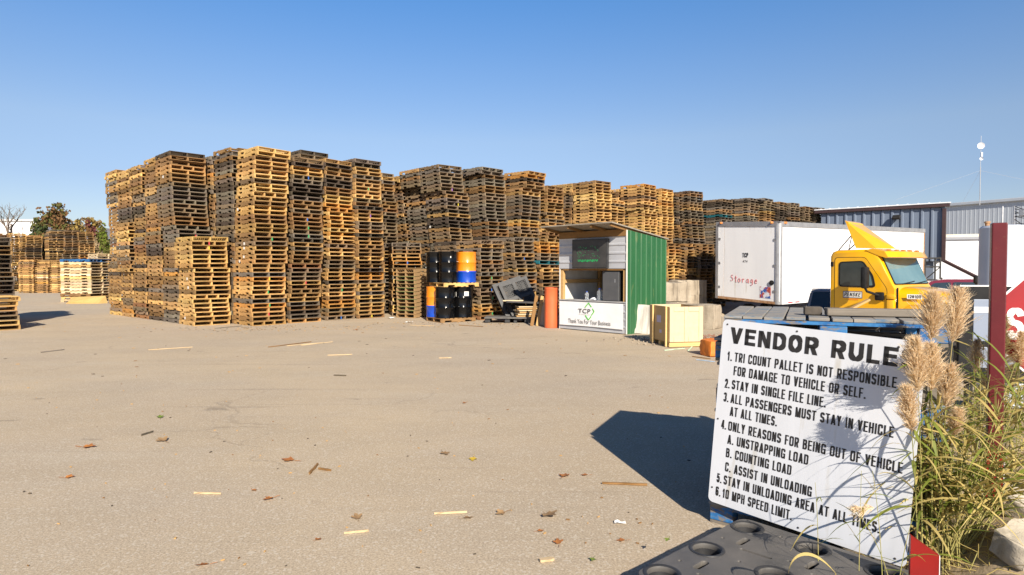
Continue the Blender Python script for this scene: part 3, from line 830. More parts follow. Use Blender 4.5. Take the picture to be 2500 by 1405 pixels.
for x, y in cups:
    mb = MB(); mb.lathe([(.092, .1505), (.090, .1555), (.081, .1575), (.0725, .1535), (.070, .12), (.062, .02), (.0, .016)], 32, M=Matrix.Translation((x, y, 0)))
    mb.lathe([(.0, .001), (.067, .001), (.078, .126)], 32, M=Matrix.Translation((x, y, 0)))
    mb.build('foot_cup', BLACK_PLASTIC, pp, smooth=40)

# ------------------------------------------------------------------ oil drums on pallets
BLACK_GLOSS = surf('black_drum_paint', (.003, .003, .0035), (.0045, .0045, .005), 4, .16, spec=.35)
ORANGE_P = glossy('orange_drum_paint', (.80, .24, .012), .3, .6); BLUE_P = glossy('blue_drum_paint', (.004, .055, .42), .3, .6)
LABELW = surf('white_label', (.72, .71, .68), (.65, .64, .6), 8, .6)
DRUM_H, DRUM_R = .955, .30
def drum(loc, label, two_tone=False, rz=0, sticker=None):
    t = thing('oil_drum', label, 'drum', loc, rz, 'steel drums on pallets')
    r, h = DRUM_R, DRUM_H
    prof = [(0, .012), (r-.02, .012), (r-.012, 0), (r+.004, .002), (r+.006, .014), (r, .03)]
    for zc in (h * .34, h * .655):
        prof += [(r, zc-.035), (r+.004, zc-.026), (r+.014, zc-.008), (r+.014, zc+.008), (r+.004, zc+.026), (r, zc+.035)]
    prof += [(r, h-.03), (r+.006, h-.014), (r+.004, h-.002), (r-.012, h), (r-.016, h-.014)]
    mb = MB()
    if two_tone:
        prof = sorted(prof[1:], key=lambda a: 0) if False else prof
        mb.lathe(prof, 48, mif=lambda a, b: 1 if max(a[1], b[1]) <= h * .34 + .036 else 0)
        mb.build('drum_body', [ORANGE_P, BLUE_P], t, smooth=35)
    else:
        mb.lathe(prof, 48); mb.build('drum_body', BLACK_GLOSS, t, smooth=35)
    mb = MB(); mb.lathe([(r-.014, h-.016), (r-.03, h-.02), (0, h-.02)], 48)
    mb.lathe([(.0, h-.002), (.03, h-.002), (.032, h-.02)], 16, M=Matrix.Translation((r*.62, 0, 0)))
    mb.build('lid', ORANGE_P if two_tone else BLACK_GLOSS, t, smooth=35)
    for (ang, z0, hh, wd) in (sticker or []):
        mb = MB(); k = 6
        vs = []
        for i in range(k + 1):
            a = ang + (i / k - .5) * wd / r
            for z in (z0, z0 + hh): vs.append(((r + .002) * math.cos(a), (r + .002) * math.sin(a), z))
        mb.add(vs, [(2*i, 2*i+2, 2*i+3, 2*i+1) for i in range(k)]); mb.build('label', LABELW, t, smooth=60)
    return t
DA = R(33)
ds = Vector((math.cos(DA), math.sin(DA), 0)); dd = Vector((-math.sin(DA), math.cos(DA), 0))
DP = Vector((-2.16, 18.85, 0))
def single_pallet(P, yaw, var, tone, label, z=0.0, swap=False, col=None, group=None):
    t = thing('pallet', label, 'pallet', group=group)
    M = Matrix.Translation((P.x, P.y, z)) @ Matrix.Rotation(yaw, 4, 'Z')
    t.matrix_world = M
    c = col or TONES[tone][0]
    for nm, me in VMESH[var]: link(nm, me, t, color=(*c, 1))
    return t
def dpos(a, b, z): v = DP + ds * a + dd * b; return (v.x, v.y, z)
single_pallet(DP + ds * .61 + dd * .508, DA - math.pi / 2, 0, 'brown', 'brown wooden pallet on the ground carrying the lower drums', group='pallets carrying drums')
single_pallet(DP + ds * .72 + dd * .5, DA - math.pi / 2, 1, 'fresh', 'pale pallet between the lower and upper drums', .128 + DRUM_H + .002, group='pallets carrying drums')
FA = math.atan2(-1, .1)
zl = .1275; zu = .128 + DRUM_H + .1305
drum(dpos(.31, .30, zl), 'glossy black drum, front left on the ground pallet', rz=0)
drum(dpos(.93, .31, zl), 'black drum with white square label on the ground pallet', sticker=[(R(-62), .67, .14, .15), (R(-128), .62, .17, .02)])
drum(dpos(.30, .93, zl), 'orange and blue drum half hidden at lower left', True)
drum(dpos(.93, .93, zl), 'black drum hidden behind the white labelled drum')
drum(dpos(.42, .30, zu), 'glossy black drum in the middle of the upper pallet', sticker=[(R(-70), .76, .05, .03)])
drum(dpos(1.06, .29, zu), 'orange and blue drum at right on the upper pallet', True)
drum(dpos(.30, .92, zu), 'black drum at far left on the upper pallet')

# ------------------------------------------------------------------ stack of small green edged pallets
GREEN_EDGE = surf('green_painted_edge', (.03, .10, .025), (.06, .14, .03), 9, .8)
LIGHT_BLOCKWOOD = lumber('light_brown_wood', (.36, .23, .11), .7)
gp_ = gnd(1013, 777.5); GY = R(-27)       # left face runs to the left from the corner
for k in range(13):
    rr = random.Random(300 + k)
    pos = 'topmost' if k == 12 else ('bottom' if k == 0 else ordinal(k + 1) + ' up')
    t = thing('small_pallet', 'small green edged wooden pallet, %s in its stack left of the drums' % pos, 'pallet',
              (gp_.x + rr.gauss(0, .008), gp_.y + rr.gauss(0, .008), k * .1262), GY + rr.gauss(0, .01), 'small green edged pallets')
    W_, D_ = .76, .86            # x: from -W_ to 0 ; y: 0..D_
    for x in (-W_ + .02, -W_ / 2, -.02):
        mb = MB(); prof = [(0, .016), (.30, .016), (.31, .06), (.58, .06), (.59, .016), (D_, .016), (D_, .109), (0, .109)]
        mb.prism(prof, x - .02, x + .02, lambda a, b, h: (h, a, b)); mb.build('stringer', LIGHT_BLOCKWOOD, t)
    mb = MB()
    for i in range(7): mb.box((-W_/2, .05 + i * (D_ - .1) / 6, .1175), (W_, .09, .0155), mi=1 if i == 0 else 0)
    mb.build('top_deck', [LIGHT_BLOCKWOOD, GREEN_EDGE if rr.random() < .8 else BROWN_WOOD], t)
    mb = MB()
    for y in (.05, D_/2, D_-.05): mb.box((-W_/2, y, .008), (W_, .09, .0155))
    mb.build('bottom_deck', LIGHT_BLOCKWOOD, t)

# ------------------------------------------------------------------ black plastic pallets by the drums
def lattice_pallet(label, M):
    t = thing('lattice_pallet', label, 'pallet', group='black lattice pallets leaning by the drums'); t.matrix_world = M
    Wd, H = 1.0, 1.15
    mb = MB()
    for i in range(19): mb.box((.02 + i * (Wd - .04) / 18, .006, H / 2), (.014, .016, H))
    for j in range(21): mb.box((Wd / 2, .012, .02 + j * (H - .04) / 20), (Wd, .014, .014))
    mb.build('deck_lattice', BLACK_PLASTIC, t)
    mb = MB()
    for x in (.05, Wd / 2, Wd - .05): mb.box((x, .0, H / 2), (.10, .03, H))
    for z in (.05, H / 2, H - .05): mb.box((Wd / 2, .0, z), (Wd, .028, .10))
    mb.build('frame_rib', BLACK_PLASTIC, t)
    for x in (.06, Wd / 2, Wd - .06):
        for z in (.07, H / 2, H - .07):
            b = MB(); b.cbox((x, .075, z), (.11, .12, .13), .01); b.build('foot', BLACK_PLASTIC, t)
    for x in (.06, Wd / 2, Wd - .06):
        b = MB(); b.box((x, .145, H / 2), (.10, .02, H)); b.build('runner', BLACK_PLASTIC, t)
    return t
LB = gnd(1252, 787)
for k, (dx, dy) in enumerate(((0, 0), (-.20, .10))):
    M = Matrix.Translation((LB.x + dx, LB.y + .15 + dy, .12)) @ Matrix.Rotation(R(22), 4, 'Z') @ Matrix.Rotation(R(-17), 4, 'Y') @ Matrix.Rotation(R(-24), 4, 'X')
    lattice_pallet('front black lattice pallet tilted against wooden stacks' if k == 0 else 'rear black lattice pallet nested behind the front tilted one', M)
fp = gnd(1240, 792)
t = thing('flat_plastic_pallet', 'grey topped black plastic pallet lying flat beside the drums', 'pallet', (fp.x - .72, fp.y + .35, 0), R(-2))
mb = MB(); mb.cbox((.7, .42, .155), (1.4, .9, .03), .01); mb.build('deck', surf('dusty_grey_plastic', (.17, .16, .145), (.11, .105, .10), 5, .7, bump=.2), t)
for x in (.1, .7, 1.3):
    for y in (.1, .42, .76):
        mb = MB(); mb.cbox((x, y, .072), (.16, .13, .132), .012); mb.build('foot', BLACK_PLASTIC, t)
# thin boards and dark sheet behind it
bp = gnd(1283, 788)
for k in range(6):
    mb = MB(); mb.cbox((0, 0, 0), (.62, .5, .035), .004)
    o = mb.build('plywood_offcut', PALE_PLY if k % 2 else TAN_LUMBER, loc=(bp.x + .02 * ((k * 7) % 3), bp.y + .2, .20 + k * .056), rot=(0, 0, R(8 + 5 * ((k * 5) % 4))))
    tag(o, 'tan plywood offcut, %s in the small pile by the orange tube' % ('bottom' if k == 0 else ordinal(k + 1) + ' up' if k < 5 else 'topmost'), 'board', 'plywood offcuts in a small pile')
t = thing('dark_crate', 'dark low platform holding the small plywood pile', 'platform', (bp.x, bp.y + .2, 0), R(8))
mb = MB(); mb.cbox((0, 0, .165), (.9, .7, .03), .006); mb.build('deck', BLACK_PLASTIC, t)
for x in (-.36, 0, .36):
    mb = MB(); mb.cbox((x, 0, .075), (.1, .66, .15), .006); mb.build('runner', BLACK_PLASTIC, t)
mb = MB(); mb.cbox((0, 0, 0), (1.15, .75, .05), .006); o = mb.build('black_sheet', BLACK_PLASTIC, loc=(bp.x - .05, bp.y + .2, .62), rot=(0, R(3), R(6)))
tag(o, 'black plastic sheet lying over the small plywood pile', 'sheet')
mb = MB(); mb.cbox((0, 0, 0), (.62, .06, .035), .004); o = mb.build('pale_batten', PALE_PLY, loc=(bp.x - .38, bp.y - .12, .675), rot=(0, 0, R(4)))
tag(o, 'short pale batten lying on the black plastic sheet', 'batten')
# leaning boards
lb = gnd(1300, 797)
for k, (dx, wd, mat, lab, hgt, rz) in enumerate(((-.02, .10, BROWN_WOOD, 'brown plank leaning left beside the pinkish panel', .92, 30), (.14, .09, TAN_LUMBER, 'tan plank leaning directly against the pinkish panel', .90, 28), (.32, .34, surf('pinkish_board', (.50, .36, .25), (.45, .32, .21), 5, .8), 'pinkish plywood panel leaning by the orange tube', .92, 10))):
    mb = MB(); mb.cbox((0, 0, hgt / 2), (wd, .03, hgt), .004)
    o = mb.build('leaning_board', mat, loc=(lb.x + dx, lb.y + .1 + .03 * k, 0), rot=(R(-16), R(13), R(rz - 20)))
    tag(o, lab, 'board', 'boards leaning by the orange tube')
# orange tube
op = gnd(1347, 802)
ORT = surf('orange_plastic', (.68, .135, .045), (.60, .115, .04), 3, .45, bump=.15, bscale=5, bdist=.02)
mb = MB(); mb.lathe([(0, .02), (.17, .02), (.178, 0), (.19, .01), (.19, .3), (.186, .55), (.19, .8), (.19, 1.07), (.196, 1.08), (.196, 1.11), (.18, 1.115), (.178, 1.08), (0, 1.06)], 40)
o = mb.build('orange_tube', ORT, loc=(op.x, op.y + .19, 0), smooth=40); tag(o, 'upright orange plastic drum beside the kiosk', 'barrel')

# ------------------------------------------------------------------ kiosk
KX, KY = 1.30, 17.05
KYAW = math.atan2(-.727, .687)
KW, KD = 2.23, 1.74
GREY_SHEET = surf('grey_painted_sheet', (.46, .47, .50), (.40, .41, .44), 3, .45, .1, c3=(.35, .34, .33), c3s=25)
GREEN_SHEET = surf('green_painted_sheet', (.013, .088, .030), (.021, .112, .038), 2.5, .5, c3=(.07, .13, .05), c3s=9, stretch=(1, 1, .25))
WHITE_SHEET = surf('white_sheet_inner', (.66, .65, .62), (.58, .56, .52), 4, .6)
def corrugated(mb, w, h, pitch, depth, vertical, M, top=None, thick=.012, mi=0):
    """ribbed sheet in the local XZ plane, ribs standing out towards -Y"""
    span = w if vertical else h
    prof = []; s = 0.0
    while s < span - 1e-6:
        for a, d in ((0, 0), (.62, 0), (.72, depth), (.90, depth)):
            x = s + a * pitch
            if x <= span: prof.append((x, -d))
        s += pitch
    prof.append((span, 0)); 
    poly = prof + [(span, thick), (0, thick)]
    n = len(poly)
    vs = []
    for e in (0, 1):
        for a, d in poly:
            if vertical:
                z = 0 if e == 0 else (top(a) if top else h)
                vs.append((a, d, z))
            else: vs.append((0 if e == 0 else w, d, a))
    fs = [(i, (i+1) % n, (i+1) % n + n, i + n) for i in range(n)]
    fs += [tuple(range(n - 1, -1, -1)), tuple(range(n, 2 * n))]
    mb.add(vs, fs, mi, M)
ki = thing('kiosk', 'small grey and green sheet metal kiosk with plywood roof', 'kiosk', (KX, KY, 0), KYAW)
T = Matrix.Translation
mb = MB(); corrugated(mb, KW - .02, .76, .19, .014, False, T((.01, 0, .02))); mb.build('front_panel', GREY_SHEET, ki)
mb = MB(); mb.cbox((KW/2, .16, .795), (KW - .03, .40, .03), .006); mb.build('counter', surf('grey_counter', (.30, .30, .31), (.38, .37, .36), 6, .6), ki)
mb = MB()
corrugated(mb, KW - .02, .80, .215, .016, False, T((.01, 0, 1.64))); mb.build('upper_panel', GREY_SHEET, ki)
mb = MB(); mb.cbox((KW/2, -.005, 2.53), (KW, .05, .17), .006); mb.build('beam', BROWN_WOOD, ki)
mb = MB(); mb.cbox((KW/2, .05, 1.615), (KW - .06, .07, .05), .005); mb.build('header', BROWN_WOOD, ki)
zt = lambda a: 2.60 - .20 * a / KD
mb = MB(); corrugated(mb, KD, 2.5, .225, .018, True, T((KW, 0, .0)) @ Matrix.Rotation(R(90), 4, 'Z'), top=zt); mb.build('side_wall', GREEN_SHEET, ki)
mb = MB(); mb.cbox((KW + .012, -.012, 1.3), (.03, .03, 2.58), .005); mb.build('corner_trim', WHITE_SHEET, ki)
mb = MB(); corrugated(mb, KD, 2.4, .225, .018, True, T((.0, KD, 0)) @ Matrix.Rotation(R(-90), 4, 'Z'), top=lambda a: 2.40 + .20 * a / KD); mb.build('side_wall', WHITE_SHEET, ki)
mb = MB(); corrugated(mb, 1.22, 2.36, .225, .018, True, T((.02, KD - .02, 0))); corrugated(mb, KW - 1.26, .9, .225, .018, True, T((1.24, KD - .02, 0)))
mb.build('back_wall', GREY_SHEET, ki)
for x, y, h in ((.07, .06, 2.44), (.07, KD - .08, 2.30), (KW - .07, .06, 2.44), (KW - .07, KD - .08, 2.30)):
    mb = MB(); mb.cbox((x, y, h / 2), (.09, .09, h), .005); mb.build('post', TAN_LUMBER, ki)
for rx, rz_ in ((.075, 1.30), (.075, .66), (KW - .075, 1.30)):
    mb = MB(); mb.cbox((rx, KD / 2, rz_), (.05, KD - .26, .10), .005); mb.build('side_rail', TAN_LUMBER, ki)
ROOF_PLY = lumber('old_roof_plywood', (.33, .29, .235), .55, (2, 12, 2))
mb = MB()
ra = math.atan2(.13, .6)
vs = []
for z0 in (0, .03):
    for x, y, z in ((-.12, -.62, 2.735), (KW + .02, -.62, 2.735), (KW + .02, KD + .1, 2.415), (-.12, KD + .1, 2.415)): vs.append((x, y, z + z0))
mb.add(vs, [(3, 2, 1, 0), (4, 5, 6, 7), (0, 1, 5, 4), (1, 2, 6, 5), (2, 3, 7, 6), (3, 0, 4, 7)])
mb.build('roof', ROOF_PLY, ki)
mb = MB()
for x in (.0, KW * .36, KW * .7, KW - .06):
    a = Vector((x, -.58, 2.690)); b = Vector((x, KD, 2.385))
    d = (b - a); L = d.length; ang = math.atan2(d.z, d.y)
    mb.box(((a + b) / 2), (.04, L, .06), rot=(ang, 0, 0))
mb.build('rafter', BROWN_WOOD, ki)
def on_kiosk(x, y, z):
    c, s = math.cos(KYAW), math.sin(KYAW); return (KX + c*x - s*y, KY + s*x + c*y, z)
# banner
BANNER = surf('banner_vinyl', (.78, .78, .78), (.73, .73, .735), 2.5, .5, bump=.35, bscale=3.5, bdist=.03)
bt = thing('banner', 'white banner with green diamond logo on the kiosk front', 'banner', on_kiosk(.03, -.03, 0), KYAW)
mb = MB()
nx, nz = 24, 8; vs = []
for j in range(nz + 1):
    for i in range(nx + 1):
        x = i / nx * 2.13; z = .12 + .64 * j / nz
        y = -.006 - .006 * noise.noise((x * 2.2, z * 3, 5)) - .004 * math.sin((x - z * 1.3) * 5)
        vs.append((x, y, z + .01 * math.sin(x * 1.5) * (1 - j / nz)))
fs = [(j*(nx+1)+i, j*(nx+1)+i+1, (j+1)*(nx+1)+i+1, (j+1)*(nx+1)+i) for j in range(nz) for i in range(nx)]
m0 = len(vs); vs += [(a, b + .004, c) for a, b, c in vs]
fs += [tuple(reversed([i + m0 for i in f])) for f in fs]
mb.add(vs, fs); mb.build('sheet', BANNER, bt, smooth=60)
GREEN_INK = surf('green_ink', (.10, .48, .05), (.13, .52, .07), 5, .5); GREY_INK = surf('grey_ink', (.07, .06, .06), (.10, .09, .09), 5, .5)
lettering('TCP', GREY_INK, bt, (.68, -.022, .47), .42, .115, bold=.012, space=1.05)
lettering('TRI COUNT PALLET', GREY_INK, bt, (.70, -.022, .425), .38, .016)
lettering('Thank You For Your Business', GREY_INK, bt, (.33, -.022, .19), 1.42, .115)
mb = MB()
def dbar(p0, p1, wd):
    a = Vector((p0[0], 0, p0[1])); b = Vector((p1[0], 0, p1[1])); d = (b - a).normalized(); n_ = Vector((-d.z, 0, d.x)) * wd / 2
    y = -.021
    mb.add([(a+n_) + Vector((0, y, 0)), (b+n_) + Vector((0, y, 0)), (b-n_) + Vector((0, y, 0)), (a-n_) + Vector((0, y, 0)),
            (a+n_) + Vector((0, y + .002, 0)), (b+n_) + Vector((0, y + .002, 0)), (b-n_) + Vector((0, y + .002, 0)), (a-n_) + Vector((0, y + .002, 0))],
           [(0,1,2,3),(7,6,5,4),(0,4,5,1),(1,5,6,2),(2,6,7,3),(3,7,4,0)])
dbar((.91, .62), (1.03, .745), .028); dbar((1.03, .745), (1.13, .64), .028); dbar((1.16, .60), (1.22, .53), .028); dbar((1.22, .53), (1.13, .43), .028)
dbar((1.12, .40), (1.03, .30), .028); dbar((1.03, .30), (.92, .42), .028)
mb.build('logo', GREEN_INK, bt)
# LED board
SCREEN = surf('led_board_face', (.030, .030, .030), (.05, .048, .046), 3, .45)
lt = thing('led_screen', 'black LED message board with green dots above the kiosk counter', 'screen', on_kiosk(.56, -.10, 1.655), KYAW)
mb = MB(); mb.cbox((.565, .03, .37), (1.16, .085, .76), .008); mb.build('cabinet', BLACK_PLASTIC, lt)
mb = MB(); mb.box((.565, -.016, .37), (1.10, .006, .70)); mb.build('display', SCREEN, lt)
gm, gn, gb = newmat('green_led'); gb.inputs['Base Color'].default_value = (0, .3, .08, 1); gb.inputs['Emission Color'].default_value = (.0, 1, .22, 1); gb.inputs['Emission Strength'].default_value = .16
mb = MB(); rr = random.Random(9)
for k in range(44):
    mb.box((.19 + rr.randint(0, 34) * .021, -.021, .27 + rr.randint(0, 12) * .024), (.009, .004, .009))
for k in range(8):
    x0 = .20 + k * .085
    for a in range(6):
        t0 = math.pi + math.pi * a / 5
        mb.box((x0 + .03 + .028 * math.cos(t0), -.021, .19 + .035 * math.sin(t0) + .02), (.017, .004, .013))
    if k in (1, 3, 5): mb.box((x0 + .062, -.021, .175), (.012, .004, .04))
mb.build('led_dots', gm, lt)
# fridge on the counter
ft = thing('mini_fridge', 'black mini fridge standing on the kiosk counter', 'fridge', on_kiosk(1.42, .02, .811), KYAW)
FR = surf('fridge_black', (.018, .018, .02), (.026, .026, .028), 9, .35)
mb = MB(); mb.cbox((.30, .27, .39), (.52, .44, .78), .012); mb.build('body', FR, ft)
mb = MB(); mb.cbox((.30, .022, .375), (.51, .044, .73), .012); mb.build('door', surf('fridge_door', (.07, .072, .078), (.085, .086, .09), 6, .4), ft)
mb = MB(); mb.cbox((.30, .27, .795), (.53, .5, .022), .006); mb.build('top', FR, ft)
mb = MB(); mb.box((.44, -.002, .52), (.02, .004, .09)); mb.build('badge', STEEL, ft)
# clear bag and bottles on the counter
CLEAR, cn, cb = newmat('clear_plastic'); cb.inputs['Base Color'].default_value = (.85, .9, .95, 1); cb.inputs['Transmission Weight'].default_value = .85; cb.inputs['Roughness'].default_value = .15; cb.inputs['IOR'].default_value = 1.2
for k, (x, y, r, h, lab) in enumerate(((.86, .12, .05, .22, 'clear plastic jug, left one on the kiosk counter'), (1.27, .16, .085, .30, 'clear water jug beside the mini fridge'))):
    t = thing('water_jug', lab, 'jug', on_kiosk(x, y, .811), KYAW, 'clear jugs on the counter')
    mb = MB(); mb.lathe([(0, .0), (r, .004), (r, h*.4), (r*.95, h*.42), (r, h*.45), (r, h*.72), (r*.45, h*.92), (r*.4, h)], 24); mb.build('body', CLEAR, t, smooth=50)
    mb = MB(); mb.lathe([(r*.43, h*.96), (r*.43, h*1.06), (0, h*1.06)], 16); mb.build('cap', BLUE_P, t)
rr = random.Random(4); mb = MB()
vs = []; 
for j in range(7):
    for i in range(9):
        x = .95 + i * .03; z = .812 + .07 * math.sin(math.pi * i / 8) * math.sin(math.pi * (j + .6) / 7.2) + rr.uniform(0, .012)
        vs.append((x, .06 + j * .03, z))
mb.add(vs, [(j*9+i, j*9+i+1, (j+1)*9+i+1, (j+1)*9+i) for j in range(6) for i in range(8)])
o = mb.build('plastic_bag', surf('white_film', (.6, .62, .65), (.7, .72, .75), 9, .3), loc=(KX, KY, 0), rot=(0, 0, KYAW)); tag(o, 'crumpled white plastic bag on the kiosk counter', 'bag')

# ------------------------------------------------------------------ crate, slab, concrete blocks
CF = gnd(1632, 849); CA = R(12)
CRATE_D = lumber('crate_board_yellow', (.52, .36, .17), .85, (6, 6, 14)); CRATE_T = lumber('crate_batten', (.66, .46, .20), .8)
ct = thing('wooden_crate', 'open topped pale plywood crate standing beside the kiosk', 'crate', (CF.x, CF.y, 0), CA)
cw, cd, cz0, cz1 = .74, 1.0, .10, .84
mb = MB(); mb.cbox((cw/2 + .03, .02, (cz0+cz1)/2), (cw, .02, cz1-cz0), .003); mb.build('front_panel', PALE_PLY, ct)
mb = MB(); mb.cbox((cw/2 + .03, cd - .02, (cz0+cz1)/2), (cw, .02, cz1-cz0), .003); mb.build('back_panel', PALE_PLY, ct)
mb = MB(); mb.cbox((.03, cd/2, (cz0+cz1)/2), (.02, cd - .06, cz1-cz0), .003); mb.build('side_panel', CRATE_D, ct)
mb = MB(); mb.cbox((cw + .04, cd/2, (cz0+cz1)/2), (.02, cd - .06, cz1-cz0), .003); mb.build('side_panel', CRATE_D, ct)
mb = MB(); mb.box((cw/2 + .03, cd/2, .11), (cw - .02, cd - .08, .02)); mb.build('floor', PALE_PLY, ct)
mb = MB()
for x in (.07, cw/2 + .03, cw - .01): mb.cbox((x, .003, (cz0+cz1)/2), (.09, .014, cz1-cz0 - .02), .003)
for z in (cz0 + .06, cz1 - .05):
    for a, b in ((.116, cw/2 - .017), (cw/2 + .077, cw - .056)): mb.cbox(((a+b)/2, .003, z), (b-a-.004, .013, .10), .003)
mb.build('front_frame', PALE_PLY, ct)
for y in (.10, .74):
    mb = MB(); mb.cbox((-.012, y, (cz1 + .02) / 2), (.04, .045, cz1 + .0), .005); mb.build('corner_post', CRATE_T, ct)
for y in (.06, .5, .94):
    mb = MB(); mb.cbox((cw/2 + .03, y, .045), (cw, .08, .09), .006); mb.build('skid', CRATE_T, ct)
mb = MB(); mb.cbox((cw/2, -.03, .03), (cw + .02, .05, .03), .005); mb.build('base_rail', CRATE_T, ct)
LAV = surf('pale_lavender_paper', (.50, .47, .62), (.42, .40, .55), 30, .6)
mb = MB(); mb.box((.0185, .50, .56), (.003, .20, .15)); mb.build('label', LAV, ct)
mb = MB(); mb.box((.0185, .42, .30), (.003, .10, .07)); mb.build('label', LAV, ct)

def concrete_mat(name, c, c2, band=.0):
    m, n, b = newmat(name)
    co = coord(n, 'Object')
    f = ramp(n, noisen(n, co, 2.3, 6, .65), .35, .7)
    cc = mixc(n, f, c, c2)
    st = ramp(n, noisen(n, coord(n, 'Object', (7, 7, .8)), 1.2, 5), .5, .7)
    cc = mixc(n, st, cc, tuple(x * .62 for x in c2))
    sp = ramp(n, noisen(n, co, 45, 3), .64, .72)
    cc = mixc(n, sp, cc, tuple(x * .6 for x in c2))
    n.links.new(cc, b.inputs['Base Color']); b.inputs['Roughness'].default_value = .95; b.inputs['Specular IOR Level'].default_value = .15
    bumpn(n, b, noisen(n, co, 14, 6, .7), .6, .02)
    return m
CONC = concrete_mat('rough_concrete', (.42, .36, .28), (.30, .25, .19)); CONC_P = concrete_mat('pale_concrete', (.56, .53, .47), (.46, .43, .38))
def rough_block(name, label, cat, loc, dims, rotz, mat, seed, cuts=9, amp=.03, group=None, rot=None, round_=.0):
    bm = bmesh.new(); bmesh.ops.create_cube(bm, size=1)
    bmesh.ops.subdivide_edges(bm, edges=list(bm.edges), cuts=cuts, use_grid_fill=True)
    for v in bm.verts:
        p = Vector((v.co.x * dims[0], v.co.y * dims[1], v.co.z * dims[2]))
        e = sum(1 for a in (abs(v.co.x), abs(v.co.y), abs(v.co.z)) if a > .49)
        if e >= 2: p *= (1 - .015 - .03 * abs(noise.noise(p * 5 + Vector((seed, 0, 0)))))
        if round_:
            d = v.co.normalized() * .62; s_ = Vector((d.x*dims[0], d.y*dims[1], d.z*dims[2])); p = p.lerp(s_, round_)
        p += Vector((noise.noise(p * 3 + Vector((seed, 1, 0))), noise.noise(p * 3 + Vector((seed, 5, 0))), noise.noise(p * 3 + Vector((seed, 9, 0))))) * amp
        p += Vector((noise.noise(p * 11 + Vector((seed, 1, 0))), noise.noise(p * 11 + Vector((seed, 5, 0))), noise.noise(p * 11 + Vector((seed, 9, 0))))) * amp * .4
        v.co = p
    me = bpy.data.meshes.new(name); bm.to_mesh(me); bm.free(); me.materials.append(mat)
    me.polygons.foreach_set('use_smooth', [True] * len(me.polygons)); me.set_sharp_from_angle(angle=R(40))
    o = link(name, me, None, loc, rot or (0, 0, rotz)); return tag(o, label, cat, group)
GB = 'concrete barrier blocks along the yard edge'
c = gnd(1743, 806)
a1 = Vector((-.80, .60, 0)); a2 = Vector((.60, .80, 0))
pb = c + a1 * .85 + a2 * .33
rough_block('concrete_block', 'tan concrete block standing behind the plywood crate', 'concrete block', (pb.x, pb.y, .325), (1.7, .66, .66), math.atan2(-.60, .80), CONC, 1, group=GB)
pb2 = pb + a1 * 1.55 + a2 * .9
rough_block('concrete_block', 'low concrete block behind the green kiosk wall', 'concrete block', (pb2.x, pb2.y, .31), (1.5, .62, .62), math.atan2(-.55, .8), CONC, 2, group=GB)
p3 = at(1648, 715, 19.3)
for k, (dx, dy, z, lab) in enumerate(((0, 0, .31, 'concrete block, lower of two behind the kiosk'), (0.02, 0, .92, 'concrete block, upper of two behind the kiosk'), (2.2, 5.3, .31, 'shaded concrete block, lower of two beside the trailer doors'), (2.2, 5.3, .9, 'shaded concrete block, upper of two beside the trailer doors'))):
    rough_block('concrete_block', lab, 'concrete block', (p3.x + dx - .25, p3.y + dy + .3, z), (1.5, .6, .6), R(10 if k < 2 else 25), CONC, 3 + k, group=GB)
sb = gnd(1563, 818)
rough_block('stone_slab', 'pale stone slab leaning on the green kiosk wall', 'slab', (sb.x + .12, sb.y + .32, .36), (.58, .09, .74), 0, CONC_P, 9, amp=.015, rot=(R(-10), R(3), R(-15)))
# debris by the crate
ob = gnd(1750, 872)
rough_block('orange_bundle', 'orange plastic wrapped bundle on the ground left of the sign', 'bundle', (ob.x + .12, ob.y + .2, .15), (.62, .4, .30), R(12), surf('orange_sack', (.72, .21, .02), (.58, .15, .012), 26, .55, bump=.5, bscale=20, stretch=(1, 1, .2)), 14, amp=.03, round_=.15)
tb = gnd(1722, 838)
mb = MB(); rr = random.Random(3); vs = []
for j in range(8):
    for i in range(10): vs.append((i * .07, j * .06, .02 + .05 * max(0, noise.noise((i * .5, j * .5, 2))) + .012))
mb.add(vs, [(j*10+i, j*10+i+1, (j+1)*10+i+1, (j+1)*10+i) for j in range(7) for i in range(9)])
o = mb.build('blue_tarp', surf('blue_tarp_cloth', (.02, .07, .30), (.03, .10, .36), 8, .6), loc=(tb.x - .15, tb.y, 0), rot=(0, 0, R(-15)), smooth=60); tag(o, 'crumpled blue tarp behind the orange bundle', 'tarp')
mb = MB(); rr = random.Random(8)
for k in range(90):
    a = Vector((rr.uniform(0, 1.1), rr.uniform(0, .5), rr.uniform(.01, .10))); d = Vector((rr.uniform(-.12, .12), rr.uniform(-.08, .08), rr.uniform(-.03, .05)))
    mb.tube([a, a + d * .5 + Vector((0, 0, .02)), a + d], .006, 4)
o = mb.build('strapping_scraps', surf('red_brown_straps', (.36, .12, .07), (.20, .13, .09), 5, .6), loc=(tb.x - .2, tb.y + .35, 0)); tag(o, 'tangle of reddish strapping scraps beyond the blue tarp', 'scraps', kind='stuff')
gravel = MB(); rr = random.Random(12)
for k in range(520):
    x, y = rr.gauss(0, .9), rr.gauss(0, .55); s = rr.uniform(.012, .045)
    gravel.box((x, y, s * .3), (s * rr.uniform(.7, 1.6), s, s * .7), rot=(rr.random() * 3, rr.random() * 3, rr.random() * 3))
o = gravel.build('rubble', surf('rubble_stone', (.36, .30, .23), (.22, .18, .14), 4, .95), loc=(tb.x + .05, tb.y + .55, 0)); tag(o, 'broken stone rubble below the concrete block', 'rubble', kind='stuff')

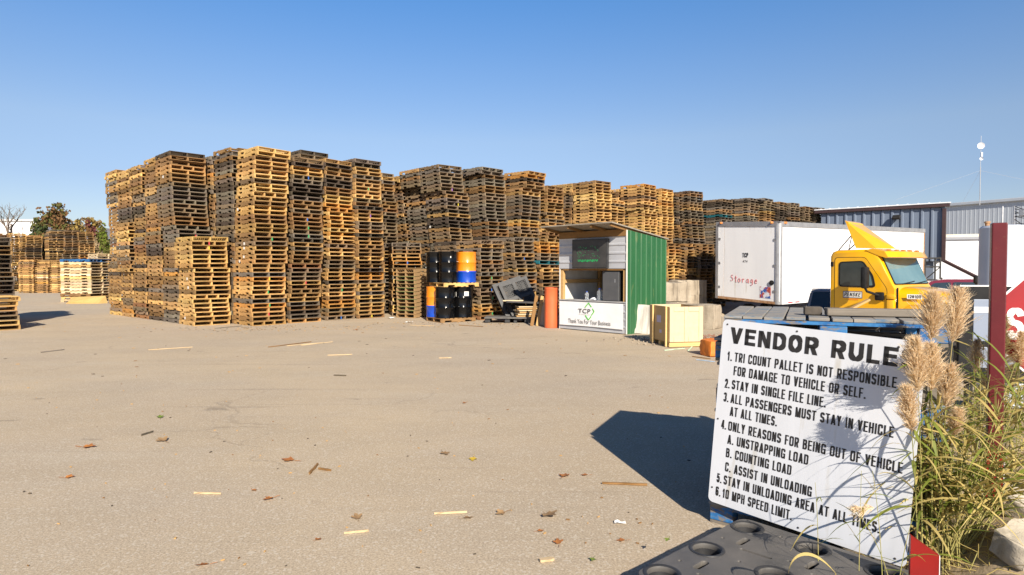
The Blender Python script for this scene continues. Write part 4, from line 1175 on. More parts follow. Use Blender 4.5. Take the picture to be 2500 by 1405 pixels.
# ------------------------------------------------------------------ white storage trailer
TRW = surf('white_trailer_paint', (.78, .78, .785), (.70, .70, .71), .9, .4, c3=(.60, .56, .50), c3s=4.5, stretch=(1.6, 1.6, .16))
ALU = surf('aluminium_rail', (.42, .42, .43), (.33, .33, .34), 4, .4, .55); RUST = surf('rusty_steel', (.28, .13, .05), (.42, .27, .16), 9, .85)
tr = thing('storage_trailer', 'white box trailer with double rear doors marked for storage', 'trailer', (9.24, 21.56, 0), 0)
fl = Vector((-.58, .815, 0)); sd = Vector((.815, .58, 0)); TL, TW = 11.6, 2.62; TZ0, TZ1 = .40, 3.28
def trp(l, s, z):
    v = fl * l + sd * s; return Vector((v.x, v.y, z + .055 * l + .016 * s))
def trbox(mb, l0, l1, s0, s1, z0, z1, mi=0):
    vs = [trp(l, s, z) for z in (z0, z1) for l, s in ((l0, s0), (l1, s0), (l1, s1), (l0, s1))]
    mb.add(vs, [(0,3,2,1),(4,5,6,7),(0,1,5,4),(1,2,6,5),(2,3,7,6),(3,0,4,7)], mi)
mb = MB(); trbox(mb, .03, .05, .03, TL - .03, TZ0 + .1, TZ1 - .16); trbox(mb, TW-.05, TW-.03, .03, TL - .03, TZ0 + .1, TZ1 - .16); mb.build('side_panel', TRW, tr)
mb = MB(); trbox(mb, .0, TW, .0, TL, TZ1 - .03, TZ1); mb.build('roof', ALU, tr)
mb = MB(); trbox(mb, .0, .045, .14, TL, TZ1 - .17, TZ1 - .031); trbox(mb, TW - .045, TW, .14, TL, TZ1 - .17, TZ1 - .031); trbox(mb, .14, TW - .1, .0, .045, TZ1 - .17, TZ1 - .031); mb.build('top_rail', ALU, tr)
mb = MB()
for k in range(int(TL / .12)): trbox(mb, -.004, .0, .2 + k * .12, .225 + k * .12, TZ1 - .13, TZ1 - .11)
mb.build('rivet_row', ALU, tr)
mb = MB()
for k in range(1, 9): trbox(mb, .0245, .03, k * TL / 9 - .008, k * TL / 9 + .008, TZ0 + .1, TZ1 - .175)
mb.build('panel_seam', surf('seam_grey', (.55, .55, .55), (.5, .5, .5), 5, .5), tr)
for zz in (.8, 1.7, 2.6):
    for l in (.20, TW - .17):
        mb = MB(); trbox(mb, l - .04, l + .05, .006, .03, zz, zz + .08); mb.build('hinge', ALU, tr)
# rounded corner post
mb = MB(); n_ = 10; vs = []
for z in (TZ0, TZ1):
    for k in range(n_ + 1):
        a = R(90 * k / n_); vs.append(trp(.16 * (1 - math.sin(a)), .16 * (1 - math.cos(a)), z))
    vs.append(trp(.16, .16, z))
m_ = n_ + 2
mb.add(vs, [(i, (i+1) % m_, (i+1) % m_ + m_, i + m_) for i in range(m_)] + [tuple(range(m_-1, -1, -1)), tuple(range(m_, 2*m_))]); mb.build('corner_post', ALU, tr, smooth=50)
mb = MB(); trbox(mb, TW - .11, TW, 0, .12, TZ0, TZ1 - .031); mb.build('corner_post', ALU, tr)
mb = MB(); trbox(mb, .02, .10, TL - .10, TL, TZ0, TZ1 - .17); mb.build('corner_post', RUST, tr)
mb = MB(); trbox(mb, .165, TW - .36, .025, .06, TZ0 + .09, TZ1 - .172); mb.build('door', TRW, tr)
mb = MB(); trbox(mb, TW - .345, TW - .112, .022, .06, TZ0 + .09, TZ1 - .172); mb.build('door', TRW, tr)
mb = MB(); trbox(mb, TW - .36, TW - .345, .03, .06, TZ0 + .09, TZ1 - .18); mb.build('door_seal', RUST, tr)
mb = MB(); trbox(mb, .165, TW - .112, .0, .07, TZ0, TZ0 + .085); mb.build('sill', RUST, tr)
mb = MB(); trbox(mb, .0, .06, .162, TL, TZ0, TZ0 + .095); trbox(mb, TW - .06, TW, .12, TL, TZ0, TZ0 + .095); mb.build('bottom_rail', TRW, tr)
for s in (.55, 1.0):
    mb = MB(); trbox(mb, -.003, .0, s, s + .28, TZ0 + .03, TZ0 + .07); mb.build('reflector', surf('red_reflector', (.55, .02, .03), (.5, .02, .03), 5, .3), tr)
AMB = surf('amber_lamp', (.60, .22, .05), (.5, .16, .03), 8, .3)
for l, s in ((.3, -.01), (TW - .25, -.01), (-.01, .3)):
    mb = MB()
    v = trp(l, s, TZ1 - .04); mb.cbox(v, (.12, .06, .07), .015); mb.build('marker_lamp', AMB, tr)
mb = MB(); mb.lathe([(0, .03), (.04, .03), (.05, .0), (.075, .0), (.085, .02), (.085, -.02)], 20, M=Matrix.Translation(trp(.30, .0, 1.14)) @ Matrix.Rotation(math.atan2(-fl.y, -fl.x), 4, 'Z') @ Matrix.Rotation(R(90), 4, 'X')); mb.build('latch', DARK_METAL, tr)
DOORYAW = math.atan2(-fl.y, -fl.x)
def door_text(txt, mat, l, z, wd, h, **k):
    v = trp(l, .017, z); o = caps(txt, mat, tr, v, wd, h, h * .17, eps=.0002); o.rotation_euler = (0, 0, DOORYAW); return o
door_text('TCP', LETTER_BLACK, 1.48, 1.98, .24, .16, bold=.01); door_text('474', GREY_INK, 1.46, 1.80, .20, .08)
RED_MARK = surf('red_marker', (.55, .04, .04), (.5, .05, .05), 5, .6)
# hand painted word in strokes
mb = MB()
def hand(strokes, x0, z0, s):
    for st in strokes:
        pts = [trp(1.95 - (x0 + a * s), .012, z0 + b * s) for a, b in st]
        mb.tube(pts, .0065, 4)
SS = {'s': [[(.45, .95), (.2, 1.0), (.05, .8), (.2, .6), (.42, .45), (.4, .15), (.15, .0), (0, .15)]], 't': [[(.2, 1.05), (.2, .05), (.35, 0)], [(0, .7), (.42, .72)]],
      'o': [[(.2, .65), (.02, .45), (.05, .12), (.25, 0), (.42, .2), (.4, .5), (.2, .65)]], 'r': [[(.05, .65), (.08, 0)], [(.08, .4), (.25, .62), (.42, .58)]],
      'a': [[(.4, .6), (.15, .62), (.02, .3), (.15, .02), (.38, .2), (.4, .62), (.42, .05), (.5, 0)]], 'g': [[(.4, .6), (.15, .62), (.03, .35), (.18, .1), (.38, .25), (.4, .6), (.38, -.2), (.2, -.38), (.02, -.25)]],
      'e': [[(.05, .32), (.4, .38), (.35, .6), (.12, .62), (.02, .3), (.15, .02), (.42, .08)]]}
x = 0
for ch in 'storage':
    hand(SS[ch], x, 1.07 + (.03 if ch == 's' else 0), .22); x += .17 if ch != 't' else .14
mb.build('lettering', RED_MARK, tr)
# torn red and blue sticker near the sill
def sticker_mat():
    m, n, b = newmat('torn_sticker'); co = coord(n, 'Object')
    f = ramp(n, noisen(n, co, 5, 5), .46, .54); c_ = mixc(n, f, (.66, .66, .70), (.40, .06, .04))
    g = ramp(n, noisen(n, coord(n, 'Object', (1, 1, .6)), 6.5, 4), .52, .58); c_ = mixc(n, g, c_, (.02, .10, .36))
    n.links.new(c_, b.inputs['Base Color']); b.inputs['Roughness'].default_value = .5; return m
mb = MB(); trbox(mb, .34, .76, .018, .0235, .58, .98); mb.build('sticker', sticker_mat(), tr)
# underframe and wheels
mb = MB(); trbox(mb, .5, .62, .3, TL - .3, .28, .49); trbox(mb, TW - .62, TW - .5, .3, TL - .3, .28, .49)
for s in (1.2, 2.4, 6, 9): trbox(mb, .1, TW - .1, s, s + .1, .36, .48)
mb.build('underframe', DARK_METAL, tr)
def wheel(parent, M, r=.5, wd=.26, rim=STEEL):
    mb = MB(); mb.lathe([(r*.55, -wd/2), (r*.9, -wd/2), (r, -wd/2+.04), (r, wd/2-.04), (r*.9, wd/2), (r*.55, wd/2)], 32, M=M); w_ = mb.build('wheel', RUBBER, parent, smooth=40)
    mb = MB(); mb.lathe([(r*.56, -wd/2+.02), (r*.5, -wd/2+.06), (r*.25, -wd/2+.10), (r*.2, -wd/2+.02), (0, -wd/2+.02)], 24, M=M); mb.build('rim', rim, w_, smooth=40)
for s in (1.9, 3.1):
    for l in (.16, TW - .16):
        v = trp(l, s, 0); wheel(tr, Matrix.Translation((v.x, v.y, -.23)) @ Matrix.Rotation(math.atan2(sd.y, sd.x), 4, 'Z') @ Matrix.Rotation(R(90 if l < 1 else -90), 4, 'X'))
for l in (.45, TW - .45):
    mb = MB(); trbox(mb, l - .06, l + .06, TL - 2.0, TL - 1.88, -.87, .45); mb.build('landing_leg', DARK_METAL, tr)

# ------------------------------------------------------------------ yellow truck tractor
YEL = glossy('yellow_truck_paint', (.80, .405, .003), .28, .7)
GLASS = surf('vehicle_glass', (.13, .22, .24), (.09, .17, .19), 1.2, .04, spec=.9)
GLASSD = surf('vehicle_glass_dark', (.02, .028, .03), (.03, .04, .042), 4, .05, spec=.8)
BLACKT = surf('black_trim', (.010, .010, .011), (.016, .016, .017), 10, .6, spec=.2)
tk = thing('truck', 'yellow semi truck cab with roof air deflector parked by the trailer', 'truck', (8.14, 16.0, -.75), math.atan2(-.8, .6))
# local: x forwards, y away from the viewer (0 .. 2.2), z up
prof = [(0, 1.0), (0, 2.72), (.05, 2.82), (.16, 2.86), (.98, 2.86), (1.14, 2.79), (1.50, 1.98), (1.55, 1.90), (1.55, 1.0)]
def cabshell(mb, prof, w0, w1, inset=.10, mi=0):
    ys = [(w0, inset), (w0 + .03, inset * .35), (w0 + .12, 0), (w1 - .12, 0), (w1 - .03, inset * .35), (w1, inset)]
    cx = sum(p[0] for p in prof) / len(prof); cz = sum(p[1] for p in prof) / len(prof)
    n = len(prof); vs = []
    for y, ins in ys:
        for px, pz in prof:
            dx, dz = cx - px, 0 if pz < 1.1 else (2.0 - pz)
            vs.append((px + (ins * .35 if px < .2 else -ins * .2 if px > 1 else 0), y, pz - (ins * .6 if pz > 2.5 else 0)))
    fs = []
    for j in range(len(ys) - 1):
        for i in range(n): fs.append((j*n+i, j*n+(i+1) % n, (j+1)*n+(i+1) % n, (j+1)*n+i))
    fs += [tuple(range(n-1, -1, -1)), tuple((len(ys)-1)*n + i for i in range(n))]
    mb.add(vs, fs, mi)
mb = MB(); cabshell(mb, prof, 0, 2.2); mb.build('cab', YEL, tk, smooth=40)
def sidepoly(mb, pts, y0, y1): mb.prism(pts, y0, y1, lambda a, b, h: (a, h, b))
def rpoly(pts, r=.06, n=4):
    out = []; L = len(pts)
    for i in range(L):
        p = Vector(pts[i]); a = (Vector(pts[i-1]) - p); b = (Vector(pts[(i+1) % L]) - p)
        rr_ = min(r, a.length * .45, b.length * .45); a = p + a.normalized() * rr_; b = p + b.normalized() * rr_
        for k in range(n + 1):
            t = k / n; out.append(tuple((1-t)**2 * a + 2*t*(1-t) * p + t*t * b))
    return out
doorp = rpoly([(.14, .95), (.14, 2.66), (.86, 2.66), (1.36, 1.9), (1.36, .95)], .08)
for ys in ((-.012, .02), (2.18, 2.212)):
    mb = MB(); sidepoly(mb, doorp, *ys); d_ = mb.build('door', YEL, tk, smooth=30)
    cxd, czd = .75, 1.75; mb = MB(); sidepoly(mb, [(cxd + (a - cxd) * 1.022, czd + (b - czd) * 1.016) for a, b in doorp], *((-.005, .01) if ys[0] < 0 else (2.19, 2.205))); mb.build('door_gap', BLACKT, tk)
    yo = -1 if ys[0] < 0 else 1; y0 = -.012 if yo < 0 else 2.212
    gas = rpoly([(.24, 1.93), (.24, 2.56), (.82, 2.58), (1.06, 2.22), (1.12, 1.93)], .08)
    mb = MB(); sidepoly(mb, gas, *sorted((y0, y0 + yo * .012))); mb.build('window_seal', BLACKT, d_)
    gl = rpoly([(.275, 1.96), (.275, 2.53), (.80, 2.55), (1.02, 2.21), (1.08, 1.96)], .07)
    mb = MB(); sidepoly(mb, gl, *sorted((y0 + yo * .011, y0 + yo * .017))); mb.build('window', GLASSD if yo < 0 else GLASS, d_)
    mb = MB(); sidepoly(mb, rpoly([(.88, 1.98), (.88, 2.42), (1.0, 2.2), (1.05, 1.98)], .03), *sorted((y0 + yo * .0165, y0 + yo * .020))); mb.build('vent_window', GLASS, d_)
    mb = MB(); mb.cbox((.26, y0 + yo * .02, 1.30), (.13, .05, .12), .03); mb.build('handle', BLACKT, d_)
# windscreen on the sloping front
def wpt(y, t, off): # t 0 bottom .. 1 top
    bx, bz = 1.50, 1.98; tx_, tz_ = 1.14, 2.79
    nx_, nz_ = .81, .36; L = math.hypot(nx_, nz_)
    return (bx + (tx_-bx) * t + nx_ / L * off, y, bz + (tz_-bz) * t + nz_ / L * off)
for nm, mat, a, b, y0, y1, o0, o1 in (('windscreen_seal', BLACKT, .02, .93, .10, 2.10, .0, .012), ('windscreen', GLASS, .05, .90, .14, 2.06, .011, .018)):
    mb = MB(); mb.prism(rrect(y0, a, y1, b, .05), o0, o1, lambda p, q_, h: wpt(p, q_, h)); mb.build(nm, mat, tk)
mb = MB()
for y in (.5, 1.25): mb.tube([wpt(y, .03, .03), wpt(y + .35, .06, .03), wpt(y + .75, .10, .03)], .012, 5)
mb.build('wiper', BLACKT, tk)
# visor
mb = MB(); vs = []
for y, bul in ((-.01, 0), (.3, .16), (.7, .22), (1.1, .24), (1.5, .22), (1.9, .16), (2.21, 0)):
    vs += [(.86, y, 2.84), (1.02, y, 2.875), (1.30 + bul, y, 2.80), (1.38 + bul, y, 2.66), (1.34 + bul, y, 2.64), (1.16, y, 2.70)]
n_ = 6; mb.add(vs, [(j*n_+i, j*n_+(i+1) % n_, (j+1)*n_+(i+1) % n_, (j+1)*n_+i) for j in range(6) for i in range(n_)] + [tuple(range(n_-1, -1, -1)), tuple(6*n_+i for i in range(n_))])
mb.build('visor', YEL, tk, smooth=50)
for y in (.28, .72, 1.1, 1.48, 1.92):
    mb = MB(); mb.cbox((1.28, y, 2.83), (.10, .09, .06), .02); mb.build('roof_lamp', AMB, tk)
# air deflector
mb = MB()
vs = [(.22, .30, 3.62), (.22, 1.12, 3.60), (1.15, 1.02, 2.885), (.98, .30, 2.885), (.52, .26, 2.905), (.52, 1.16, 2.905), (.30, .30, 3.58), (.30, 1.12, 3.56)]
mb.add(vs, [(0, 1, 2, 3), (0, 3, 4), (1, 5, 2), (0, 4, 6), (1, 7, 5), (0, 6, 7, 1), (4, 3, 2, 5), (6, 4, 5, 7)])
mb.build('air_deflector', YEL, tk)
mb = MB(); mb.tube([(.05, .35, 2.86), (.38, .35, 3.25)], .014, 6); mb.tube([(.02, .9, 2.86), (.40, .9, 3.20)], .014, 6); mb.tube([(.38, .35, 3.25), (.05, .9, 2.9)], .01, 6); mb.build('strut', DARK_METAL, tk)
# hood
mb = MB()
rings = [(1.55, .04, 2.16, 1.95), (1.75, .06, 2.14, 1.94), (2.3, .16, 2.04, 1.87), (2.78, .26, 1.94, 1.75), (3.0, .34, 1.86, 1.58), (3.07, .40, 1.80, 1.35)]
K = 18; vs = []
for x, w0, w1, zt_ in rings:
    cy = (w0 + w1) / 2; hw = (w1 - w0) / 2
    for k in range(K + 1):
        a = math.pi * k / K; e = .42
        yy = cy - hw * math.copysign(abs(math.cos(a)) ** e, math.cos(a)); zz = .95 + (zt_ - .95) * abs(math.sin(a)) ** e
        vs.append((x, yy, zz))
fs = [(j*(K+1)+i, j*(K+1)+i+1, (j+1)*(K+1)+i+1, (j+1)*(K+1)+i) for j in range(len(rings)-1) for i in range(K)]
fs += [tuple(range(K, -1, -1)), tuple((len(rings)-1)*(K+1)+i for i in range(K+1))]
mb.add(vs, fs); hood = mb.build('hood', YEL, tk, smooth=60)
mb = MB(); sidepoly(mb, rpoly([(1.565, 1.0), (1.565, 1.93), (1.60, 1.93), (1.60, 1.0)], .01), .028, .05); mb.build('hood_gap', BLACKT, tk)
mb = MB(); mb.cbox((1.47, -.03, 1.72), (.20, .08, .13), .03); mb.cbox((1.45, -.02, 1.35), (.16, .05, .6), .02); mb.build('cowl', YEL, tk, smooth=40)
for s_ in (0, 1):
    y0 = -.04 if s_ == 0 else 1.96
    arch = [(1.66, 1.0), (1.66, 1.38), (1.85, 1.55), (2.35, 1.55), (2.65, 1.40), (2.78, 1.05), (2.62, 1.02), (2.5, 1.22), (2.2, 1.32), (1.9, 1.2), (1.8, 1.0)]
    mb = MB(); sidepoly(mb, rpoly(arch, .06, 3), y0, y0 + .28); mb.build('fender', YEL, tk, smooth=40)
mb = MB(); mb.cbox((3.09, 1.1, 1.25), (.05, 1.1, .62), .03); g_ = mb.build('grille', BLACKT, tk)
mb = MB()
for k in range(7): mb.box((3.118, 1.1, 1.0 + k * .085), (.012, 1.04, .02))
mb.build('grille_bar', STEEL, g_)
mb = MB(); mb.cbox((3.06, 1.1, .68), (.22, 2.2, .34), .06); mb.build('bumper', STEEL, tk)
for y in (.30, 1.90):
    mb = MB(); mb.cbox((2.98, y, 1.2), (.16, .30, .2), .05); mb.build('headlight', CLEAR, tk)
for y, M_ in ((.2, 90), (2.0, -90)):
    wheel(tk, Matrix.Translation((2.22, y, .5)) @ Matrix.Rotation(R(M_), 4, 'X'), .5, .28)
mb = MB(); mb.box((0, .75, .8), (4.4, .12, .25)); mb.box((0, 1.45, .8), (4.4, .12, .25)); mb.box((-1.2, 1.1, 1.0), (.9, .9, .1)); mb.build('chassis', DARK_METAL, tk)
for x in (-1.45,):
    for y, M_ in ((.2, 90), (2.0, -90)): wheel(tk, Matrix.Translation((x, y, .5)) @ Matrix.Rotation(R(M_), 4, 'X'), .5, .5)
mb = MB(); mb.lathe([(0, 0), (.3, 0), (.31, .02), (.31, 1.18), (.3, 1.2), (0, 1.2)], 28, M=Matrix.Translation((.1, .3, .72)) @ Matrix.Rotation(R(90), 4, 'Y')); mb.build('fuel_tank', STEEL, tk, smooth=40)
# mirrors
for yo, y0 in ((-1, 0), (1, 2.2)):
    mb = MB(); mb.cbox((1.02, y0 + yo * .36, 2.17), (.13, .24, .52), .045); mr = mb.build('mirror', BLACKT, tk, smooth=40)
    mb = MB(); mb.tube([(1.02, y0 + yo * .36, 1.93), (1.06, y0 + yo * .34, 1.84), (1.22, y0 + yo * .06, 1.74)], .03, 8); mb.cbox((1.22, y0 + yo * .045, 1.72), (.20, .09, .20), .03); mb.build('mirror_arm', BLACKT, mr, smooth=40)
mb = MB(); mb.tube([(2.55, 1.98, 1.5), (2.55, 2.02, 2.05)], .022, 8); mb.cbox((2.55, 2.02, 2.12), (.10, .16, .2), .04); mb.build('hood_mirror', BLACKT, tk)
# plates and numbers
mb = MB(); mb.box((.58, -.0150, 1.74), (.46, .006, .17)); pl = mb.build('name_plate', surf('navy_edge', (.02, .03, .16), (.02, .03, .14), 5, .5), tk)
mb = MB(); mb.box((.58, -.0195, 1.74), (.43, .004, .14)); mb.build('plate_face', LABELW, pl)
caps('PENSKE', LETTER_BLACK, pl, (.375, -.0225, 1.695), .385, .095, .0165, gap=.30, shear=.25)
mb = MB(); mb.box((1.93, .075, 1.73), (.30, .006, .11), rot=(0, 0, .16)); pl2 = mb.build('number_plate', LABELW, tk)
o = caps('128100', LETTER_BLACK, pl2, (1.80, .048, 1.695), .26, .07, .013); o.rotation_euler = (0, 0, .16)
mb = MB(); mb.box((.60, -.0165, 1.625), (.24, .005, .03)); mb.build('decal', ORANGE_P, tk)
mb = MB(); mb.cbox((.06, -.0, 2.50), (.08, .03, .12), .01); mb.build('side_lamp', BLACKT, tk)

# ------------------------------------------------------------------ cars on the lower ground
def suv(name, label, cat, loc, rz, paint):
    t = thing(name, label, cat, loc, rz)
    W = 1.85
    lower = rpoly([(-2.3, .42), (-2.32, .95), (-2.2, 1.05), (-1.1, 1.12), (2.2, 1.12), (2.35, 1.0), (2.35, .42)], .10)
    upper = rpoly([(-1.15, 1.1), (-.35, 1.72), (.1, 1.80), (1.8, 1.80), (2.0, 1.72), (2.26, 1.1)], .12)
    mb = MB(); sidepoly(mb, lower, 0, W); mb.build('body', paint, t, smooth=40)
    mb = MB(); sidepoly(mb, upper, .08, W - .08)
    mb.v = [(a, b + (.15 if b < 1 else -.15) * max(0, (c_ - 1.1) / .7), c_) for a, b, c_ in mb.v]; up = mb.build('cabin', paint, t, smooth=40)
    for y in (.062, W - .08):
        for pts in ([(-.72, 1.16), (-.25, 1.66), (.25, 1.70), (.25, 1.16)], [(.33, 1.16), (.33, 1.70), (1.2, 1.70), (1.2, 1.16)], [(1.28, 1.16), (1.28, 1.69), (1.75, 1.67), (2.0, 1.16)]):
            mb = MB(); sidepoly(mb, rpoly(pts, .05), y - .004, y + .022)
            mb.v = [(a, b + (.15 if b < 1 else -.15) * max(0, (c_ - 1.1) / .7), c_) for a, b, c_ in mb.v]; mb.build('window', GLASSD, up)
    mb = MB(); mb.prism(rpoly([(.17, .0), (W - .17, .0), (W - .26, .80), (.26, .80)], .08), .0, .012, lambda a, b, h: (2.262 - b * .33 + h, a, 1.13 + b * .72 + h * .3)); mb.build('rear_window', GLASSD, up, smooth=30)
    mb = MB(); mb.prism([(.2, .0), (W - .2, .0), (W - .28, .78), (.28, .78)], .004, .012, lambda a, b, h: (-1.12 + b * .95 - h * .6, a, 1.14 + b * .74 + h * .8)); mb.build('windscreen', GLASSD, up)
    for x in (-1.45, 1.5):
        for y, a in ((.12, 90), (W - .12, -90)): wheel(t, Matrix.Translation((x, y, .36)) @ Matrix.Rotation(R(a), 4, 'X'), .36, .22)
    for y in (.25, W - .25):
        mb = MB(); mb.cbox((-2.28, y, .85), (.1, .35, .16), .03); mb.build('headlight', CLEAR, t)
    return t
suv('parked_car', 'grey car half hidden behind the yellow truck cab', 'car', (9.67, 20.55, -.75), math.atan2(-.89, -.45), glossy('grey_car_paint', (.30, .28, .27), .3, .6))
suv('parked_car', 'dark red car beyond the yellow truck hood', 'car', (15.4, 22.3, -.53), R(-28), glossy('dark_red_car_paint', (.15, .008, .016), .25, .7))

# ------------------------------------------------------------------ red post, stop sign, boards at the right edge
RED = surf('red_post_paint', (.115, .008, .013), (.09, .006, .010), 6, .4, c3=(.12, .03, .02), c3s=25, bump=.1)
REDB = surf('red_reflective_sheet', (.25, .010, .008), (.20, .008, .007), 9, .35)
WEDGE = surf('white_reflective', (.72, .72, .72), (.66, .66, .66), 9, .4)
PX, PY = 2.895, 3.72
pt = thing('red_post', 'dark red square post in the dirt at the right edge', 'post', (PX, PY, 0), R(-30))
mb = MB(); mb.cbox((0, 0, .98), (.075, .075, 1.80), .006); mb.build('shaft', RED, pt)
mb = MB(); mb.cbox((0, -.040, .34), (.082, .006, .36), .002); pf = mb.build('reflective_sleeve', REDB, pt)
mb = MB(); mb.box((.043, -.040, .34), (.004, .008, .36)); mb.build('sleeve_edge', WEDGE, pf)
mb = MB(); mb.lathe([(0, .006), (.010, .005), (.012, 0)], 12, M=T((-.005, -.043, .20)) @ Matrix.Rotation(R(90), 4, 'X')); mb.build('bolt', STEEL, pf)
sp_ = at(2556, 792, 3.95)
st = thing('stop_sign', 'red octagonal stop sign cut off by the right photo edge', 'sign', (sp_.x, sp_.y, 0), R(-12))
oc = [(.305 / math.cos(R(22.5)) * math.cos(R(22.5 + 45 * k)), sp_.z + .305 / math.cos(R(22.5)) * math.sin(R(22.5 + 45 * k))) for k in range(8)]
oc2 = [(a * .955, sp_.z + (b - sp_.z) * .955) for a, b in oc]
mb = MB(); mb.prism(oc, 0, .003, lambda a, b, h: (a, h, b)); mb.build('border', WEDGE, st)
mb = MB(); mb.prism(oc2, -.0025, -.0005, lambda a, b, h: (a, h, b)); mb.build('face', surf('stop_red', (.30, .012, .018), (.26, .01, .016), 5, .35), st)
caps('STOP', WEDGE, st, (-.225, -.0045, sp_.z - .10), .45, .20, .034, eps=.0001)
mb = MB(); mb.cbox((0, .035, (sp_.z + .3) / 2), (.06, .06, sp_.z + .3), .004); mb.build('signpost', STEEL, st)
# red stub nearest the camera
sb_ = at(2252, 1400, 2.74)
stb = thing('red_stub', 'short bright red reflective stub with a slanted top before the sign', 'post', (sb_.x + .005, sb_.y, 0), R(-18))
mb = MB(); mb.prism([(-.055, 0), (.055, 0), (.055, .345), (-.055, .420)], -.012, .012, lambda a, b, h: (a, h, b)); mb.build('plate', REDB, stb)
mb = MB(); mb.prism([(.0555, 0), (.0585, 0), (.0585, .343), (.0555, .346)], -.013, .013, lambda a, b, h: (a, h, b)); mb.build('edge_strip', WEDGE, stb)
# framed board
fb = at(2340, 697, 5.4)
bd = thing('framed_board', 'black framed pale board standing behind the red post', 'board', (fb.x, fb.y, 0), R(-8))
zt_ = fb.z
PALE = surf('pale_blue_panel', (.24, .28, .36), (.21, .25, .33), 2, .3)
mb = MB(); mb.cbox((.55, 0, zt_ - .42), (1.1, .04, .84), .008); mb.build('backing', BLACKT, bd)
mb = MB(); mb.cbox((.60, -.012, zt_ - .30), (.98, .03, .36), .004); mb.cbox((.60, -.012, zt_ - .62), (.98, .03, .18), .004); mb.build('panel', PALE, bd)
mb = MB(); mb.box((.60, -.029, zt_ - .21), (.98, .004, .05)); mb.build('stripe', WEDGE, bd)
mb = MB(); mb.box((.55, -.021, zt_ - .004), (1.1, .006, .012)); mb.build('edge_strip', WEDGE, bd)
for x in (.12, 1.0):
    mb = MB(); mb.cbox((x, .05, (zt_ - .5) / 2 - .3), (.05, .05, zt_ + .1), .004); mb.build('leg', DARK_METAL, bd)
# pale tank
tkp = at(2445, 690, 8.6)
TANKM = surf('white_poly_tank', (.46, .50, .57), (.41, .45, .52), 1.5, .45)
tz = at(2445, 552, 8.6).z
tnk = thing('white_tank', 'tall pale cylindrical tank standing behind the red post', 'tank', (tkp.x, tkp.y, -.75))
mb = MB(); rT = .262; hT = tz + .75; mb.lathe([(0, 0), (rT, 0), (rT, hT * .3), (rT + .006, hT * .31), (rT, hT * .32), (rT, hT - .03), (rT - .03, hT), (0, hT + .02)], 48); mb.build('shell', TANKM, tnk, smooth=40)
mb = MB(); mb.lathe([(rT + .001, .05), (rT + .012, .06), (rT + .012, .10), (rT + .001, .11)], 48); mb.build('hoop', STEEL, tnk)

# ------------------------------------------------------------------ buildings on the right
BLUE_SHEET = surf('blue_grey_sheet', (.165, .20, .265), (.145, .178, .24), .5, .4, .1, stretch=(1, 1, .3)); BROWN_TRIM = surf('brown_trim', (.055, .028, .028), (.045, .024, .024), 4, .5)
PALE_SHEET = surf('pale_grey_sheet', (.44, .48, .53), (.39, .43, .49), .6, .5, .1, stretch=(1, 1, .2)); WHITE_WALL = surf('white_wall', (.74, .75, .77), (.68, .69, .72), .5, .6)
c0 = Vector((20.75, 30.0, 0)); c1 = Vector((16.55, 33.5, 0))
wl = (c0 - c1).length; wyaw = math.atan2((c0 - c1).y, (c0 - c1).x)
bl = thing('blue_building', 'blue grey ribbed metal building with brown eaves beyond the white trailer', 'building', (c1.x, c1.y, 0), wyaw)
mb = MB(); corrugated(mb, wl, 2.62, .42, .06, True, T((0, 0, 2.03)), thick=.05); mb.build('wall', BLUE_SHEET, bl)
mb = MB(); mb.box((wl / 2 - .2, 1.6, 1.0), (wl - .5, 2.8, 3.5)); mb.build('core', BLUE_SHEET, bl)
mb = MB(); corrugated(mb, 3, 2.62, .42, .06, True, T((wl - .06, 0.06, 2.03)) @ Matrix.Rotation(R(100), 4, 'Z'), thick=.05); mb.build('wall', BLUE_SHEET, bl)
mb = MB(); mb.cbox((wl / 2 - .05, -.11, 4.70), (wl + .5, .16, .15), .01); mb.cbox((wl - .02, -.07, 3.3), (.16, .16, 2.5), .01); mb.build('trim', BROWN_TRIM, bl)
mb = MB(); vs = [(-.3, -.22, 4.79), (wl + .25, -.22, 4.79), (wl - .25, 3, 4.86), (-.3, 3, 4.86)]
mb.add(vs + [(a, b, c_ + .05) for a, b, c_ in vs], [(3,2,1,0),(4,5,6,7),(0,1,5,4),(1,2,6,5),(2,3,7,6),(3,0,4,7)])
for k in range(13): mb.box((.0 + k * (wl - .2) / 12, 1.38, 4.875), (.05, 3.2, .05), rot=(math.atan2(.07, 3.2), 0, 0))
mb.build('roof', WHITE_WALL, bl)
mb = MB(); mb.cbox((wl * .64, -.28, 4.22), (.34, .30, .14), .03, rot=(.5, 0, 0)); mb.tube([(wl * .64, -.06, 4.3), (wl * .64, -.2, 4.27)], .03, 6); mb.build('wall_lamp', DARK_METAL, bl)
# low white wing right of it
g0 = at(2300, 640, 31.5)
lw = thing('white_wing', 'low white flat roofed wing right of the blue building', 'building', (g0.x - 1.2, g0.y, -.9), R(-24))
mb = MB(); mb.box((3, 2, 2.0), (6.4, 4, 4.1)); mb.build('wall', WHITE_WALL, lw)
mb = MB(); mb.cbox((3, -.03, 4.06), (6.5, .14, .14), .02); mb.build('fascia', surf('grey_fascia', (.30, .31, .34), (.26, .27, .3), 2, .5), lw)
mb = MB(); mb.box((3, 2.3, 4.2), (6.3, 3.6, .18)); mb.build('roof', surf('cream_roof', (.66, .60, .48), (.6, .54, .44), 2, .8), lw)
mb = MB(); mb.lathe([(0, 0), (.10, 0), (.10, .62), (.13, .64), (.13, .72), (0, .74)], 16, M=T((3.05, 1.0, 4.2))); mb.build('flue_pipe', RUST, lw)
ivm = (Matrix.Translation(lw.location) @ Matrix.Rotation(R(-24), 4, 'Z')).inverted()
